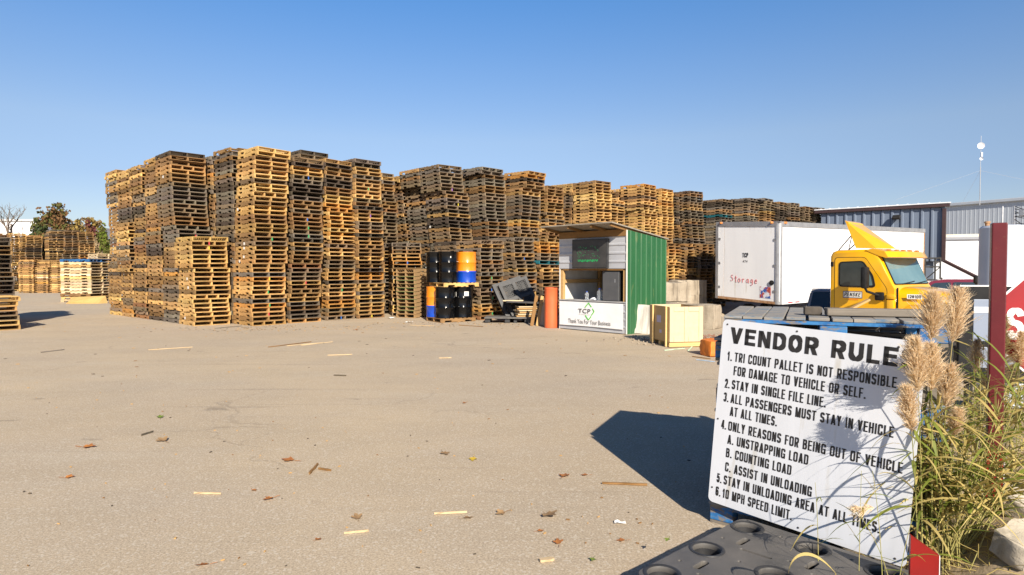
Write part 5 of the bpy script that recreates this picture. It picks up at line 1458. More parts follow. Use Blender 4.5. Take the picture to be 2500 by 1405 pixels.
mb = MB(); mb.tube([ivm @ at(2298, 634, 30.4), ivm @ at(2400, 685, 29.0)], .085, 6); mb.build('handrail', BROWN_TRIM, lw)
# pale tall building behind
h0 = at(2296, 503, 50.5); h1 = at(2500, 489, 45.8)
dv_ = Vector((h1.x - h0.x, h1.y - h0.y, 0)); yaw_ = math.atan2(dv_.y, dv_.x)
pbld = thing('pale_building', 'tall pale grey metal building at far right with an antenna on top', 'building', (h0.x - dv_.x * .8, h0.y - dv_.y * .8, 0), yaw_)
Lb = dv_.length * 3.2; Hb = (h0.z + h1.z) / 2
mb = MB(); corrugated(mb, Lb, Hb + 1, .30, .010, True, T((0, 0, -1)), thick=.05); mb.box((Lb / 2, 8.1, Hb / 2 - .6), (Lb - .1, 16, Hb + .8)); mb.build('wall', PALE_SHEET, pbld)
mb = MB(); mb.cbox((Lb / 2, -.10, Hb + .05), (Lb + .3, .22, .26), .05); mb.build('gutter', PALE_SHEET, pbld)
mb = MB(); vs = [(-.2, 0, Hb + .02), (Lb + .2, 0, Hb + .02), (Lb + .2, 16, Hb + .6), (-.2, 16, Hb + .6)]
mb.add(vs + [(a, b, c_ + .12) for a, b, c_ in vs], [(3,2,1,0),(4,5,6,7),(0,1,5,4),(1,2,6,5),(2,3,7,6),(3,0,4,7)]); mb.build('roof', WHITE_WALL, pbld)
# cables and meter mast on that building
mm_ = at(2470, 540, 44.5); 
cm = thing('service_mast', 'electric service mast with looping cables on the pale building', 'mast', (mm_.x - .3, mm_.y - .6, 0), yaw_)
mb = MB(); mb.tube([(0, 0, -.7), (0, 0, mm_.z + 1.0)], .09, 8); mb.tube([(-.7, 0, 2.0), (-.7, 0, mm_.z + 1.05)], .05, 6); mb.cbox((0, 0, mm_.z - .9), (.5, .3, .7), .04); mb.cbox((.45, 0, mm_.z + .5), (.3, .25, .5), .05); mb.build('pipe', STEEL, cm)
mb = MB(); rr = random.Random(2)
for k in range(6):
    a = Vector((0, -.05, mm_.z + 1 - k * .18)); b = Vector((rr.uniform(.8, 1.9), -.1, mm_.z + rr.uniform(-.8, .7))); mid = (a + b) / 2 + Vector((rr.uniform(.2, .6), -.1, rr.uniform(-.6, .5)))
    mb.tube([((1-t)**2) * a + 2*t*(1-t) * mid + t*t * b for t in [i / 10 for i in range(11)]], .025, 5)
for zz in (.3, -.2): mb.tube([(0, 0, mm_.z + zz), (6, 1, mm_.z + zz - .8), (14, -3, mm_.z + zz + .8)], .02, 5)
mb.build('cable', BLACKT, cm)
# antenna
ab = at(2392, 492, 47.0)
ant = thing('antenna_mast', 'thin guyed antenna mast with two white dishes on the roof', 'antenna', (ab.x, ab.y, ab.z - .3))
hA = at(2392, 332, 47.0).z - ab.z + .3
MASTM = surf('mast_metal', (.42, .43, .45), (.36, .37, .39), 4, .4, .4)
mb = MB(); mb.tube([(0, 0, 0), (0, 0, hA * .55)], .030, 8); mb.tube([(0, 0, hA * .55), (0, 0, hA)], .016, 6); mb.build('pole', MASTM, ant)
for zf, r_, dx in ((.85, .24, -.10), (.665, .12, -.05)):
    mb = MB(); Md = T((dx, -.1, hA * zf)) @ Matrix.Rotation(R(-20), 4, 'Z') @ Matrix.Rotation(R(90), 4, 'X'); mb.lathe([(0, 0), (r_ * .5, .02), (r_, .10), (r_, .115), (r_ * .5, .035), (0, .015)], 20, M=Md); mb.build('dish', WHITE_WALL, ant, smooth=40)
mb = MB(); mb.cbox((.04, -.04, hA * .73), (.12, .10, .32), .02); mb.build('radio_box', WHITE_WALL, ant)
for gx, gy in ((-7.5, -2), (5.5, -4), (4, 8)):
    mb = MB(); mb.tube([(0, 0, hA * .5), (gx, gy, .2)], .008, 4); mb.build('guy_wire', MASTM, ant)
# dark steel stair
s0 = at(2276, 700, 28.5)
sr = thing('steel_stair', 'dark steel stair tower between the trailer and white wing', 'stair', (s0.x, s0.y, -.75), R(-20))
mb = MB()
for x in (-.3, .3):
    for y in (0, .8): mb.box((x, y, 1.45), (.06, .06, 2.95))
for z in (.7, 1.3, 1.9, 2.5, 2.9): mb.box((0, 0, z), (.6, .05, .06)); mb.box((0, .8, z), (.6, .05, .06)); mb.box((.3, .4, z), (.05, .8, .06)); mb.box((-.3, .4, z), (.05, .8, .06))
for z in (.7, 1.3, 1.9): mb.tube([(-.3, -.02, z), (.3, -.02, z + .6)], .022, 5)
mb.build('frame', DARK_METAL, sr)
mb = MB()
for k in range(9): mb.box((.42 + k * .12, .4, 1.9 - k * .2), (.18, .7, .03))
mb.tube([(.35, .05, 2.0), (1.5, .05, .1)], .04, 6); mb.build('steps', DARK_METAL, sr)

# ------------------------------------------------------------------ reeds
LEAFG = surf('reed_leaf_green', (.15, .20, .03), (.24, .26, .05), 7, .5, c3=(.42, .35, .10), c3s=5, spec=.3); LEAFY = surf('reed_leaf_dry', (.58, .45, .17), (.46, .37, .12), 9, .6, spec=.3)
STEMM = surf('reed_stem', (.40, .32, .13), (.24, .26, .07), 6, .55, spec=.3); PLUME = surf('reed_plume', (.90, .76, .55), (.80, .64, .44), 14, .85, spec=.1); PLUMEG = surf('reed_plume_green', (.42, .34, .16), (.50, .38, .21), 14, .85, spec=.1)
def thin(m, k):
    n = m.node_tree; b = n.nodes['Principled BSDF']; out = n.nodes['Material Output']; tr_ = n.nodes.new('ShaderNodeBsdfTranslucent'); mx = n.nodes.new('ShaderNodeMixShader'); mx.inputs[0].default_value = k
    n.links.new(b.inputs['Base Color'].links[0].from_socket, tr_.inputs[0]); n.links.new(b.outputs[0], mx.inputs[1]); n.links.new(tr_.outputs[0], mx.inputs[2]); n.links.new(mx.outputs[0], out.inputs[0])
for m in (LEAFG, LEAFY): thin(m, .35)
for m in (PLUME, PLUMEG): thin(m, .5)
def bez(a, b, c_, t): return ((1-t)**2) * a + 2*t*(1-t) * b + t*t * c_
def leaf_strip(mb, p, d, L, wd, droop, rng, mi=0):
    d = d.normalized(); side = d.cross(Vector((0, 0, 1)))
    side = side.normalized() if side.length > 1e-3 else Vector((1, 0, 0))
    tw = rng.uniform(-.9, .9); pts = []; N = 7
    for i in range(N + 1):
        t = i / N; c_ = p + d * L * t - Vector((0, 0, 1)) * droop * L * t * t
        wv = wd * (min(1, t * 5 + .35)) * (1 - t ** 2.2) + .0004
        sd_ = (side * math.cos(tw * t) + Vector((0, 0, 1)) * math.sin(tw * t)) 
        pts += [c_ - sd_ * wv, c_ + sd_ * wv]
    mb.add(pts, [(2*i, 2*i+1, 2*i+3, 2*i+2) for i in range(N)], mi)
def plume(mb, base, tip, rng, n=260, wid=.05, droopdir=None):
    ax = (tip - base); L = ax.length; ax.normalize()
    s1 = ax.orthogonal().normalized(); s2 = ax.cross(s1)
    for k in range(n):
        t = rng.random() ** .9
        p = base + ax * L * t * .92
        a = rng.uniform(0, 2 * math.pi)
        env = (1 - t) ** .62 * min(1, .35 + t * 3.2) + .10
        out = (s1 * math.cos(a) + s2 * math.sin(a))
        ln = wid * env * rng.uniform(.6, 1.9) * 1.45
        d = (out * rng.uniform(.45, 1) + ax * rng.uniform(.8, 1.9)).normalized()
        if droopdir: d = (d + droopdir * rng.uniform(0, .8)).normalized()
        e = p + d * ln - Vector((0, 0, ln * .12))
        pts = [p, p.lerp(e, .55) + Vector((rng.gauss(0, .002), rng.gauss(0, .002), .002)), e]
        for (q0, q1) in ((0, 1), (1, 2)):
            pass
        sdv = d.cross(Vector((rng.gauss(0, 1), rng.gauss(0, 1), rng.gauss(0, 1)))).normalized()
        w0 = .0014
        mb.add([pts[0] - sdv * w0 * .5, pts[0] + sdv * w0 * .5, pts[1] + sdv * w0 * 1.3, pts[2], pts[1] - sdv * w0 * 1.3], [(0, 1, 2, 3, 4)])
        # small spikelets along the strand
        for m_ in range(6):
            tt = rng.uniform(.25, 1); c_ = p.lerp(e, tt); dd_ = (d + Vector((rng.gauss(0, .38), rng.gauss(0, .38), rng.gauss(0, .38)))).normalized()
            l2 = rng.uniform(.010, .026); s3 = dd_.orthogonal().normalized() * .0013
            mb.add([c_ - s3, c_ + s3, c_ + dd_ * l2], [(0, 1, 2)])
def reed(label, base, ctrl, tip, seed, wid=.045, n=230, nl=9, green=False, droop=None, plen=.22, group='plumed reeds by the sign'):
    rng = random.Random(seed)
    t = thing('plumed_reed', label, 'reed', base, group=group)
    b = Vector((0, 0, 0)); c_ = Vector(ctrl) - Vector(base); e = Vector(tip) - Vector(base)
    L = e.length; ps = max(.05, 1 - plen / L)
    mb = MB(); mb.tube([bez(b, c_, e, i / 16 * ps) for i in range(17)], [.0042 - .0024 * i / 16 for i in range(17)], 6); mb.build('stem', STEMM, t, smooth=60)
    mb = MB()
    for k in range(nl):
        tt = rng.uniform(.34, .88) * ps; p = bez(b, c_, e, tt); a = rng.uniform(0, 2 * math.pi)
        leaf_strip(mb, p, Vector((math.cos(a), math.sin(a), rng.uniform(.3, 1.2))), rng.uniform(.25, .48), rng.uniform(.005, .010), rng.uniform(.3, 1.0), rng, 0 if rng.random() < .6 else 1)
    mb.build('foliage', [LEAFG, LEAFY], t, smooth=80)
    mb = MB(); p0 = bez(b, c_, e, ps); plume(mb, p0, e, rng, int(n * 1.7), wid, droop); mb.build('plume', PLUMEG if green else PLUME, t)
    return t
def vtx(p): return Vector(p)
YB -= .16; q = Vector((math.cos(YB), math.sin(YB), 0)); pdir = Vector((-math.sin(YB), math.cos(YB), 0))
def clear_stack(p):
    # keep stems just outside the pallet stack
    f_ = (p - B0); a_ = f_.dot(q); d_ = f_.dot(pdir)
    if -.1 < a_ < 1.24 and -.05 < d_ < 1.1: p = p - pdir * (d_ + .05)
    return p
reeds = [  # tip pixel, depth of tip, base pixel ground, label
    ((2278, 712), 3.05, (2262, 1292), 3.25, .075, .30, 'tallest left reed with a big tan plume above the sign corner', 420, False),
    ((2342, 702), 3.15, (2290, 1270), 3.40, .080, .34, 'tallest reed right of the twin, broad tan plume before the truck', 460, False),
    ((2232, 822), 2.96, (2254, 1296), 3.10, .075, .34, 'reed whose dense tan plume covers the last letter of the title', 460, False),
    ((2272, 835), 2.98, (2276, 1290), 3.12, .066, .30, 'reed with tan plume just right of the title end', 380, False),
    ((2212, 938), 2.92, (2244, 1302), 3.05, .058, .30, 'reed with narrow tan plume lowest along the sign edge', 340, False),
    ((2318, 888), 3.02, (2292, 1285), 3.15, .068, .28, 'reed with leaning tan plume right of the plumes on the sign', 360, False),
    ((2340, 998), 3.05, (2310, 1275), 3.2, .045, .20, 'reed with small tan plume low in the green leaves', 230, False),
    ((2386, 826), 4.1, (2372, 1150), 4.2, .052, .30, 'reed with thin tan plume left of the red post', 260, False),
    ((2452, 760), 3.9, (2400, 1150), 4.1, .080, .60, 'reed with long drooping greenish plume before the red post', 360, True),
    ((2492, 806), 3.9, (2480, 1150), 4.1, .048, .30, 'reed with brownish plume beside the stop sign letter', 240, False),
    ((2470, 892), 4.2, (2470, 1150), 4.4, .050, .24, 'reed with tan plume below the stop sign letter', 240, False),
    ((2412, 915), 4.3, (2405, 1150), 4.4, .050, .24, 'reed with short tan plume left of the sleeve of the post', 240, False)]
rng = random.Random(77)
for i, (tp, Yt, bp_, Yb, wid, plen, lab, n_, gr) in enumerate(reeds):
    tip = at(tp[0], tp[1], Yt); b_ = clear_stack(at(bp_[0], bp_[1], Yb)); b_.z = max(.0, verge_z(b_.x, b_.y)) - .01
    ctl = b_.lerp(tip, .55); ctl.x = b_.x + (tip.x - b_.x) * .2; ctl.y = b_.y + (tip.y - b_.y) * .2; ctl.z += .08
    dr = Vector((.5, -.1, -.5)) if i in (8, 9) else None
    reed(lab, tuple(b_), tuple(ctl), tuple(tip), 500 + i, wid, n_, 9, gr, dr, plen)

shoots = []
for v in range(7):
    rng = random.Random(600 + v); H = rng.uniform(.55, 1.0); mb = MB()
    lean = Vector((rng.uniform(-.12, .16), rng.uniform(-.12, .1), H)); mid = Vector((lean.x * .25, lean.y * .25, H * .55))
    mb.tube([bez(Vector((0, 0, 0)), mid, lean, i / 10) for i in range(11)], [.0036 - .0022 * i / 10 for i in range(11)], 5, mi=2)
    for k in range(rng.randint(9, 13)):
        p = bez(Vector((0, 0, 0)), mid, lean, rng.uniform(.32, 1)); a = rng.uniform(0, 2 * math.pi)
        leaf_strip(mb, p, Vector((math.cos(a) + .25, math.sin(a) - .1, rng.uniform(.3, 1.4))), rng.uniform(.20, .42), rng.uniform(.004, .0095), rng.uniform(.1, .7), rng, 0 if rng.random() < .5 else 1)
    shoots.append(mb.mesh('reed_shoot', [LEAFG, LEAFY, STEMM], 80))
rng = random.Random(33)
SHL = 'leafy green and yellow reed shoot without plume right of the sign'
for k in range(104):
    rl = rng.gauss(.10, .12)
    if k < 42: wx, wy = rng.gauss(2.24, .07), rng.gauss(3.22, .10)
    elif k < 64: wx, wy = rng.gauss(2.42, .09), rng.gauss(3.36, .12); rl = rng.uniform(.25, .62)
    else:
        wy = rng.uniform(4.0, 5.0); wx = wy * (rng.uniform(2345, 2560) - 1250) / FPX
    b_ = Vector((wx, wy, 0))
    if b_.x < 2.06 + (3.1 - b_.y) * .6: b_.x += .15
    b_ = clear_stack(b_); b_.z = max(.0, verge_z(b_.x, b_.y)) - .01
    o = link('reed_shoot', shoots[k % 7], None, tuple(b_), (rng.gauss(0, .10), rl, rng.uniform(-.6, .6) if rl > .24 else rng.uniform(0, 6.28)))
    s_ = rng.uniform(.75, 1.05) if k > 63 else rng.uniform(.8, 1.2) if k > 41 else rng.uniform(.7, 1.1); o.scale = (s_, s_, s_); tag(o, SHL, 'reed', 'leafy reed shoots in the clump')
# straw litter at the base
mb = MB(); rng = random.Random(5)
for k in range(150):
    b_ = clear_stack(Vector((rng.gauss(2.32, .12), rng.gauss(3.22, .16), 0)))
    z = max(0, verge_z(b_.x, b_.y)); a = rng.uniform(0, 6.28); L = rng.uniform(.05, .22)
    mb.tube([(b_.x, b_.y, z + .004), (b_.x + L * math.cos(a) * .6, b_.y + L * math.sin(a) * .6, z + rng.uniform(.01, .07)), (b_.x + L * math.cos(a), b_.y + L * math.sin(a), z + rng.uniform(.004, .10))], .0016, 4)
o = mb.build('straw_litter', LEAFY); tag(o, 'dry straw litter at the feet of the reeds', 'straw', kind='stuff')
# thin grasses in front of the sign
thin = [((2103, 1150), 2.95, (2098, 1330), 'thin green stalk with leaning leaves in front of the word load', 5), ((1990, 1178), 3.05, (2000, 1290), 'thin yellow green stalk before the word unloading', 5),
        ((2085, 1240), 2.72, (2190, 1345), 'thin stalk with a small drooping tan plume before the last line', 4), ((2240, 1230), 2.6, (2185, 1385), 'thin green stalk at the lower right sign corner', 6), ((2130, 1150), 2.6, (2160, 1378), 'thin stalk at the bottom edge of the sign', 4)]
for i, (tp, Y, bp_, lab, nl) in enumerate(thin):
    rng = random.Random(700 + i); tip = at(tp[0], tp[1], Y); b_ = at(bp_[0], bp_[1], Y + .02); b_.z = .0
    t = thing('grass_stalk', lab, 'grass', tuple(b_), group='thin grasses before the sign'); e = tip - b_; md = Vector((e.x * .1, e.y * .1, e.z * .6))
    mb = MB(); mb.tube([bez(Vector((0, 0, 0)), md, e, k / 10) for k in range(11)], [.0024 - .0014 * k / 10 for k in range(11)], 5); mb.build('stem', STEMM, t)
    mb = MB()
    for k in range(nl): leaf_strip(mb, bez(Vector((0, 0, 0)), md, e, rng.uniform(.3, .95)), Vector((rng.uniform(-1, 1), rng.uniform(-.4, .2), rng.uniform(.2, 1.1))), rng.uniform(.10, .24), rng.uniform(.0025, .005), rng.uniform(.1, .8), rng, 0 if rng.random() < .6 else 1)
    mb.build('foliage', [LEAFG, LEAFY], t)
    if i == 2:
        mb = MB(); plume(mb, e - Vector((-.09, 0, -.0)), e, rng, 60, .035, Vector((-.3, 0, -.6))); mb.build('plume', PLUME, t)
# one curled dry blade over the plastic pallet
cb0 = at(2010, 1405, 2.72); cb0.z = .16
mb = MB(); P0 = at(2040, 1400, 2.55); P1 = at(1985, 1330, 2.55); P2 = at(1930, 1345, 2.55); P3 = at(1925, 1400, 2.55)
vs = []
for i in range(15):
    t = i / 14; p = ((1-t)**3) * P0 + 3*t*(1-t)**2 * P1 + 3*t*t*(1-t) * P2 + t**3 * P3; wv = .006 * math.sin(math.pi * min(1, t * .9 + .08)); vs += [p + Vector((0, -.002, -wv)), p + Vector((0, .002, wv))]
P0.z = 0
mb.add(vs, [(2*i, 2*i+1, 2*i+3, 2*i+2) for i in range(14)]); mb.tube([tuple(at(2040, 1400, 2.55)), (at(2050, 1420, 2.55).x, 2.55, .155)], .002, 5)
o = mb.build('dry_blade', LEAFY); tag(o, 'curled dry grass blade over the black plastic pallet', 'grass')

# ------------------------------------------------------------------ stones
STONE = concrete_mat('pale_stone', (.47, .42, .34), (.36, .31, .24))
for k, (px, py, Y, dims, rz, lab) in enumerate((((2500), 1300, 2.95, (.27, .17, .12), 20, 'large pale stone at the right edge below the reeds'), (2440, 1398, 2.62, (.26, .18, .10), -10, 'flat pale stone at the bottom right corner'), (2500, 1205, 3.6, (.20, .16, .14), 40, 'small stone beside the red post at the right edge'))):
    p = at(px, py, Y); z = max(0, verge_z(p.x, p.y)); rough_block('stone', lab, 'stone', (p.x, p.y, z + dims[2] * .30), dims, R(rz), STONE, 30 + k, cuts=10, amp=.045, round_=.10, rot=(.2, -.15, R(rz)))

# ------------------------------------------------------------------ fallen leaves and splinters
def leaf_mesh(seed, c):
    rng = random.Random(seed); mb = MB(); L = 1.0; pts = []
    N = 22; ring = []
    for k in range(N):
        a = 2 * math.pi * k / N; r = .5 * (1 + .34 * math.cos(5 * a) * (.6 + .4 * math.cos(a))) * (.75 + .25 * math.cos(a)) + rng.uniform(-.03, .03)
        x, y = r * math.cos(a), r * .85 * math.sin(a); ring.append((x, y, .16 * (x * x) + .30 * abs(y) * rng.uniform(.4, 1.2) + .03))
    mb.add([(0, 0, .015)] + ring, [(0, 1 + k, 1 + (k + 1) % N) for k in range(N)])
    mb.tube([(-.35, 0, .02), (-.6, .02, .05), (-.85, .08, .06)], .018, 4)
    return mb.mesh('fallen_leaf', c, 70)
LO = surf('orange_leaf', (.42, .17, .035), (.30, .11, .03), 3, .6); LB_ = surf('brown_leaf', (.22, .13, .06), (.30, .19, .09), 3, .7); LYE = surf('yellow_leaf', (.55, .36, .03), (.42, .30, .03), 3, .6); LGR = surf('green_leaf', (.17, .22, .03), (.12, .17, .02), 3, .6)
LM = {'orange': [leaf_mesh(1, LO), leaf_mesh(2, LO)], 'brown': [leaf_mesh(3, LB_), leaf_mesh(4, LB_)], 'yellow': [leaf_mesh(5, LYE)], 'green': [leaf_mesh(6, LGR)]}
leaves = [(212, 1093, 'orange', .16, 'pair-lobed orange leaf at left of the yard'), (391, 1021, 'green', .11, 'olive leaf alone at left centre of the yard'), (398, 1078, 'brown', .16, 'torn brown leaf below the olive one'), (166, 1167, 'orange', .09, 'small orange leaf at far left foreground'),
    (708, 1126, 'orange', .15, 'long tan orange leaf left of the two crossed splinters'), (1155, 1122, 'yellow', .11, 'bright yellow leaf in the middle of the yard'), (1085, 1108, 'brown', .13, 'pale curled leaf just left of the bright yellow one'), (1377, 1165, 'orange', .12, 'curled orange leaf near the tip of the sign shadow'),
    (1430, 1162, 'orange', .08, 'small tan leaf right of the curled orange one'), (1340, 1260, 'brown', .17, 'large flat brown leaf in the front centre'), (1140, 1267, 'brown', .09, 'crumpled brown leaf left of the large flat one'), (1318, 1299, 'orange', .06, 'tiny orange leaf below the large flat brown leaf'),
    (1363, 1328, 'orange', .09, 'folded rusty leaf left of the plastic pallet'), (1520, 1322, 'orange', .07, 'small orange leaf touching the plastic pallet edge'), (660, 1220, 'orange', .10, 'small rusty leaf in the left foreground'), (619, 1198, 'orange', .06, 'tiny orange leaf above the small rusty one'),
    (872, 1267, 'brown', .11, 'dark reddish leaf in the centre foreground'), (1630, 1318, 'green', .05, 'tiny green leaf on the plastic pallet rim'), (1447, 1368, 'green', .06, 'small green leaf beside the plastic pallet shadow'), (500, 1382, 'orange', .09, 'pale orange leaf at the bottom left edge'),
    (1135, 985, 'orange', .08, 'small orange leaf in the mid yard'), (775, 1320, 'orange', .06, 'tiny orange leaf at the bottom centre left'), (1225, 1255, 'brown', .10, 'thin faded leaf right of the crumpled brown one'), (870, 806, 'orange', .14, 'orange leaf before the tall stacks')]
rng = random.Random(55)
for px, py, c_, s_, lab in leaves:
    p = gnd(px, py); z = .155 if px == 1630 else .004
    if px == 1630: p = gnd(px, py, .155)
    o = link('fallen_leaf', rng.choice(LM[c_]), None, (p.x, p.y, z), (rng.gauss(0, .12), rng.gauss(0, .12), rng.uniform(0, 6.28))); s_ *= .82; o.scale = (s_, s_, s_ * rng.uniform(.8, 1.5)); tag(o, lab, 'leaf', 'fallen leaves on the asphalt')
spl = [((100, 862), (157, 855), .05, 'grey', 'grey board scrap alone on the far left yard'), ((362, 856), (470, 849), .03, 'pale', 'long thin pale lath before the left pile wall'), ((655, 849), (760, 836), .05, 'brown', 'long brown splinter pile before the bright stack, left piece'), ((700, 846), (790, 838), .04, 'pale', 'pale splinter crossing the long brown one'), ((735, 845), (812, 836), .03, 'pale', 'pale splinter at right of the crossing pieces'),
    ((800, 869), (860, 867), .05, 'pale', 'pale lath near the centre of the yard'), ((1072, 876), (1102, 875), .06, 'pale', 'short pale chip in the centre of the yard'), ((524, 803), (590, 797), .10, 'grey', 'grey weathered board lying before the bright stack'), ((815, 918), (845, 919), .05, 'dark', 'dark bark scrap in the mid yard'),
    ((345, 1065), (374, 1056), .02, 'dark', 'short dark stick at left of the yard'), ((755, 1160), (776, 1136), .035, 'brown', 'left piece of the two crossed splinters'), ((778, 1147), (808, 1152), .03, 'brown', 'right piece of the two crossed splinters'), ((474, 1207), (540, 1209), .015, 'pale', 'thin straw like splinter in the left foreground'),
    ((1470, 1183), (1580, 1187), .035, 'brown', 'brown stained strip beside the sign shadow'), ((1060, 1258), (1140, 1254), .012, 'pale', 'thin pale sliver in the centre foreground'), ((1318, 1374), (1352, 1369), .06, 'pale', 'pale wood chip left of the plastic pallet'), ((840, 1306), (900, 1300), .012, 'pale', 'thin pale sliver low in the centre'),
    ((1120, 795), (1180, 799), .05, 'brown', 'brown splinter before the drums'), ((1000, 795), (1060, 797), .05, 'pale', 'pale splinter before the green edged pallets'), ((1622, 857), (1672, 852), .05, 'mint', 'pale mint strip lying before the crate'), ((1680, 858), (1690, 848), .05, 'mint', 'short pale mint piece right of the longer strip'),
    ((1700, 880), (1745, 885), .03, 'sky', 'pale blue strip on the ground before the orange bundle'), ((430, 790), (470, 787), .06, 'grey', 'small grey board before the left pile wall'), ((1690, 872), (1735, 878), .02, 'brown', 'thin brown lath before the orange bundle')]
SM = {'pale': lumber('faded_lath', (.56, .42, .25), .75), 'brown': BROWN_WOOD, 'grey': GREY_WOOD, 'dark': surf('dark_bark', (.07, .055, .04), (.10, .08, .05), 9, .9), 'mint': surf('mint_plastic', (.50, .66, .48), (.45, .6, .44), 5, .6), 'sky': surf('sky_blue_strip', (.42, .56, .70), (.38, .5, .64), 5, .6)}
for (a, b, wd, mt, lab) in spl:
    wd *= .5; p0, p1 = gnd(*a), gnd(*b); L = (p1 - p0).length; ang = math.atan2(p1.y - p0.y, p1.x - p0.x); mb = MB(); rng = random.Random(int(a[0]))
    N = 6; vs = []
    for z in (0, .014):
        for i in range(N + 1):
            x = L * i / N; ww = wd * (.5 if 0 < i < N else .28) * rng.uniform(.75, 1.1); vs += [(x, -ww + rng.uniform(-.004, .004), z), (x, ww + rng.uniform(-.004, .004), z)]
    M0 = 2 * (N + 1); fs = []
    for i in range(N): fs += [(2*i, 2*i+2, 2*i+3, 2*i+1), (M0+2*i, M0+2*i+1, M0+2*i+3, M0+2*i+2), (2*i, M0+2*i, M0+2*i+2, 2*i+2), (2*i+1, 2*i+3, M0+2*i+3, M0+2*i+1)]
    fs += [(0, 1, M0+1, M0), (2*N, M0+2*N, M0+2*N+1, 2*N+1)]
    mb.add(vs, fs); o = mb.build('wood_scrap' if mt not in ('mint', 'sky') else 'plastic_strip', SM[mt], loc=(p0.x, p0.y, .004), rot=(0, 0, ang)); tag(o, lab, 'scrap', 'scraps on the asphalt')
for px, py, lab in ((905, 774, 'crumpled white paper at the foot of the tall stacks'), (945, 779, 'white paper scrap left of the green edged pallets'), (990, 789, 'flat white scrap before the green edged pallets'), (1502, 1282, 'thin white scrap by the plastic pallet')):
    p = gnd(px, py); rng = random.Random(px); mb = MB(); s_ = .11 if py < 900 else .035
    vs = [(i * s_ / 2 + rng.uniform(-.2, .2) * s_, j * s_ * .35 + rng.uniform(-.1, .1) * s_, rng.uniform(.0, .4) * s_) for j in range(4) for i in range(5)]
    mb.add(vs, [(j*5+i, j*5+i+1, (j+1)*5+i+1, (j+1)*5+i) for j in range(3) for i in range(4)])
    o = mb.build('paper_scrap', LABELW, loc=(p.x, p.y, .006)); tag(o, lab, 'paper', 'white scraps on the asphalt')
# small crumbs of wood and grit nobody could count
mb = MB(); rng = random.Random(99)
for k in range(640):
    px = rng.uniform(40, 1720); py = 790 + 610 * rng.random() ** 1.7
    if k > 240: px = rng.uniform(440, 1350); py = 800 - 8 * (px > 900) + abs(rng.gauss(0, 6)) - (4 if px > 640 else 0)
    p = gnd(px, py)
    if p.x > 1.2 and p.y < 4.4: continue
    if rng.random() < .5 and p.y > 10: p.x += rng.gauss(0, 1)
    L = rng.uniform(.006, .026) * (1 if p.y < 9 else 2.4); mb.box((p.x, p.y, .006), (L, L * rng.uniform(.12, .5), .006), rot=(0, 0, rng.uniform(0, 3.14)), mi=rng.choice([0, 0, 1, 2]))
o = mb.build('wood_crumbs', [TAN_LUMBER, BROWN_WOOD, SM['dark']]); tag(o, 'tiny wood crumbs scattered across the asphalt yard', 'crumbs', kind='stuff')

# folded tan sheet by the far pallets
fs0 = gnd(160, 742)
mb = MB(); mb.add([(0, 0, 0), (1.55, -.05, 0), (1.75, .4, .0), (.05, .5, .30), (1.62, .45, .36), (1.3, .05, .05), (.12, -.02, .06)], [(0, 1, 2, 3), (6, 5, 4, 3), (0, 6, 3), (1, 2, 4, 5), (0, 1, 5, 6), (3, 4, 2)])
o = mb.build('cardboard_sheet', surf('tan_cardboard', (.52, .34, .12), (.46, .3, .1), 4, .8), loc=(fs0.x, fs0.y, 0)); tag(o, 'folded tan cardboard sheet before the pale far pallet stack', 'cardboard')

# ------------------------------------------------------------------ far left: warehouse and trees
wb = at(95, 600, 100)
wh = thing('warehouse', 'long white warehouse behind the bare tree at far left', 'building', (wb.x, wb.y, 0), R(8))
Hh = at(95, 541, 100).z
mb = MB(); mb.box((-45, 12, Hh / 2), (90, 24, Hh)); mb.build('wall', WHITE_WALL, wh)
mb = MB(); mb.box((-45, 12, Hh + .15), (90.6, 24.6, .3)); mb.build('roof', surf('grey_roof', (.5, .5, .5), (.45, .45, .45), 1, .8), wh)
BARK = surf('bark', (.12, .085, .06), (.18, .14, .105), 9, .9)
def branches(mb, p, d, L, r, lvl, rng, tips, spread=.6):
    mid = p + d * L * .5 + Vector((rng.gauss(0, .05), rng.gauss(0, .05), rng.gauss(0, .03))) * L; e = p + d * L
    mb.tube([p, mid, e], [r, r * .8, r * .6], 6 if lvl > 1 else 4)
    tips.append((e, lvl))
    if lvl == 0: return
    for k in range(rng.randint(2, 4)):
        nd_ = (d + Vector((rng.gauss(0, spread), rng.gauss(0, spread), rng.gauss(.15, spread * .6)))).normalized()
        branches(mb, p.lerp(e, rng.uniform(.5, 1)), nd_, L * rng.uniform(.55, .8), r * .55, lvl - 1, rng, tips, spread)
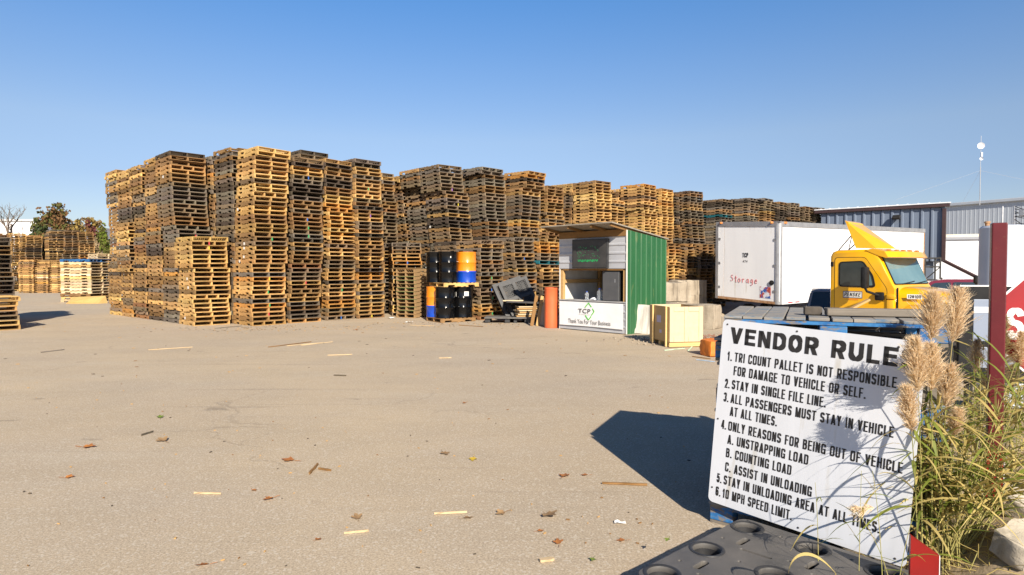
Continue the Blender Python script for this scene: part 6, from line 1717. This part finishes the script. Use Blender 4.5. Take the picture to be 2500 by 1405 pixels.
def tree(name, label, px, ytop, Y, wpx, mats, seed, n=2600, lvl=4, bare=False, low=.25, group='trees beyond the far stacks'):
    rng = random.Random(seed); base = at(px, 640, Y); H = at(px, ytop, Y).z; rad = wpx / 2 / FPX * Y
    t = thing(name, label, 'tree' if name.endswith('tree') else 'shrub', (base.x, base.y, 0), group=group)
    mb = MB(); tips = []
    for s_ in range(1 if name.endswith('tree') else 4):
        d0 = Vector((rng.gauss(0, .05 if name.endswith('tree') else .3), rng.gauss(0, .1), 1)).normalized()
        branches(mb, Vector((0, 0, -.1)), d0, H * .36, H * .022, lvl, rng, tips, .55 if not bare else .48)
    k_ = H / max(tt[0].z for tt in tips); sx = rad / max(.1, sorted(abs(tt[0].x) for tt in tips)[int(len(tips) * .95)])
    mb.v = [(a * sx, b * sx, c_ * k_) for a, b, c_ in mb.v]; mb.build('trunk', BARK, t, smooth=60)
    if bare: return
    cm_ = MB(); tt = [Vector((a.x * sx, a.y * sx, a.z * k_)) for a, l in tips if l <= 2 and a.z * k_ > H * low]
    for k in range(n):
        c_ = rng.choice(tt); g = rng.gauss(0, 1); p = c_ + Vector((rng.gauss(0, rad * .14), rng.gauss(0, rad * .14), rng.gauss(0, rad * .13)))
        if p.z > H: p.z = H - rng.random() * .3
        if p.z < H * low * .6: continue
        s_ = rng.uniform(.09, .22); E = Euler((rng.uniform(0, 6), rng.uniform(0, 6), rng.uniform(0, 6))).to_matrix()
        nz_ = noise.noise((c_.x * .8 + seed, c_.y * .8, c_.z * .8)); mi = 0 if nz_ + rng.gauss(0, .16) < .0 else (1 if nz_ + rng.gauss(0, .1) < .3 else 2)
        cm_.add([p + E @ Vector(q_) * s_ for q_ in ((-1, -.6, 0), (.2, -.8, .2), (1, .2, 0), (-.1, .8, -.2))], [(0, 1, 2, 3)], mi % len(mats))
    cm_.build('crown', mats, t)
def fol(nm, c): return surf(nm, c, tuple(x * .75 for x in c), 3, .8, spec=.2)
FD, FO, FB, FY, FR_, FG, FT = fol('dark_green_foliage', (.05, .065, .02)), fol('olive_foliage', (.11, .105, .03)), fol('brown_foliage', (.16, .085, .035)), fol('yellow_foliage', (.26, .18, .05)), fol('red_foliage', (.15, .05, .045)), fol('bright_green_foliage', (.14, .19, .025)), fol('tan_foliage', (.25, .18, .10))
tree('maple_tree', 'tall brown and green autumn tree above the far pallet stacks', 137, 497, 72, 56, [FB, FO, FB], 1, 1900)
tree('leafy_shrub', 'dark green bush beside the white warehouse', 92, 530, 70, 44, [FD, FO], 2, 1700, low=.1)
tree('leafy_shrub', 'brown green bush below the tall autumn tree', 128, 570, 69, 50, [FB, FO], 8, 1600, low=.05)
tree('autumn_tree', 'yellow tan sparse tree right of the tall autumn tree', 184, 528, 74, 50, [FY, FT], 3, 1500)
tree('autumn_tree', 'dark red small tree left of the pile wall', 224, 538, 76, 26, [FR_, FB], 4, 900, low=.45)
tree('leafy_shrub', 'rusty low bush under the yellow tan tree', 165, 572, 68, 40, [FR_, FB], 9, 1200, low=.05)
tree('leafy_shrub', 'grey tan bare brush mass beside the pile wall', 238, 560, 66, 48, [FT, FO], 5, 1700, low=.03)
tree('leafy_shrub', 'grey tan brush between red tree and yellow tree', 205, 575, 67, 44, [FT, FO], 10, 1300, low=.03)
tree('leafy_shrub', 'bright green vine covered shrub at the pile wall edge', 256, 545, 62, 20, [FO, FG], 6, 900, low=.05)
tree('bare_tree', 'leafless tree before the white warehouse', 14, 492, 74, 76, [FB], 7, lvl=5, bare=True)
tree('bare_tree', 'small leafless tree behind the warehouse corner', 62, 535, 78, 40, [FB], 17, lvl=4, bare=True)
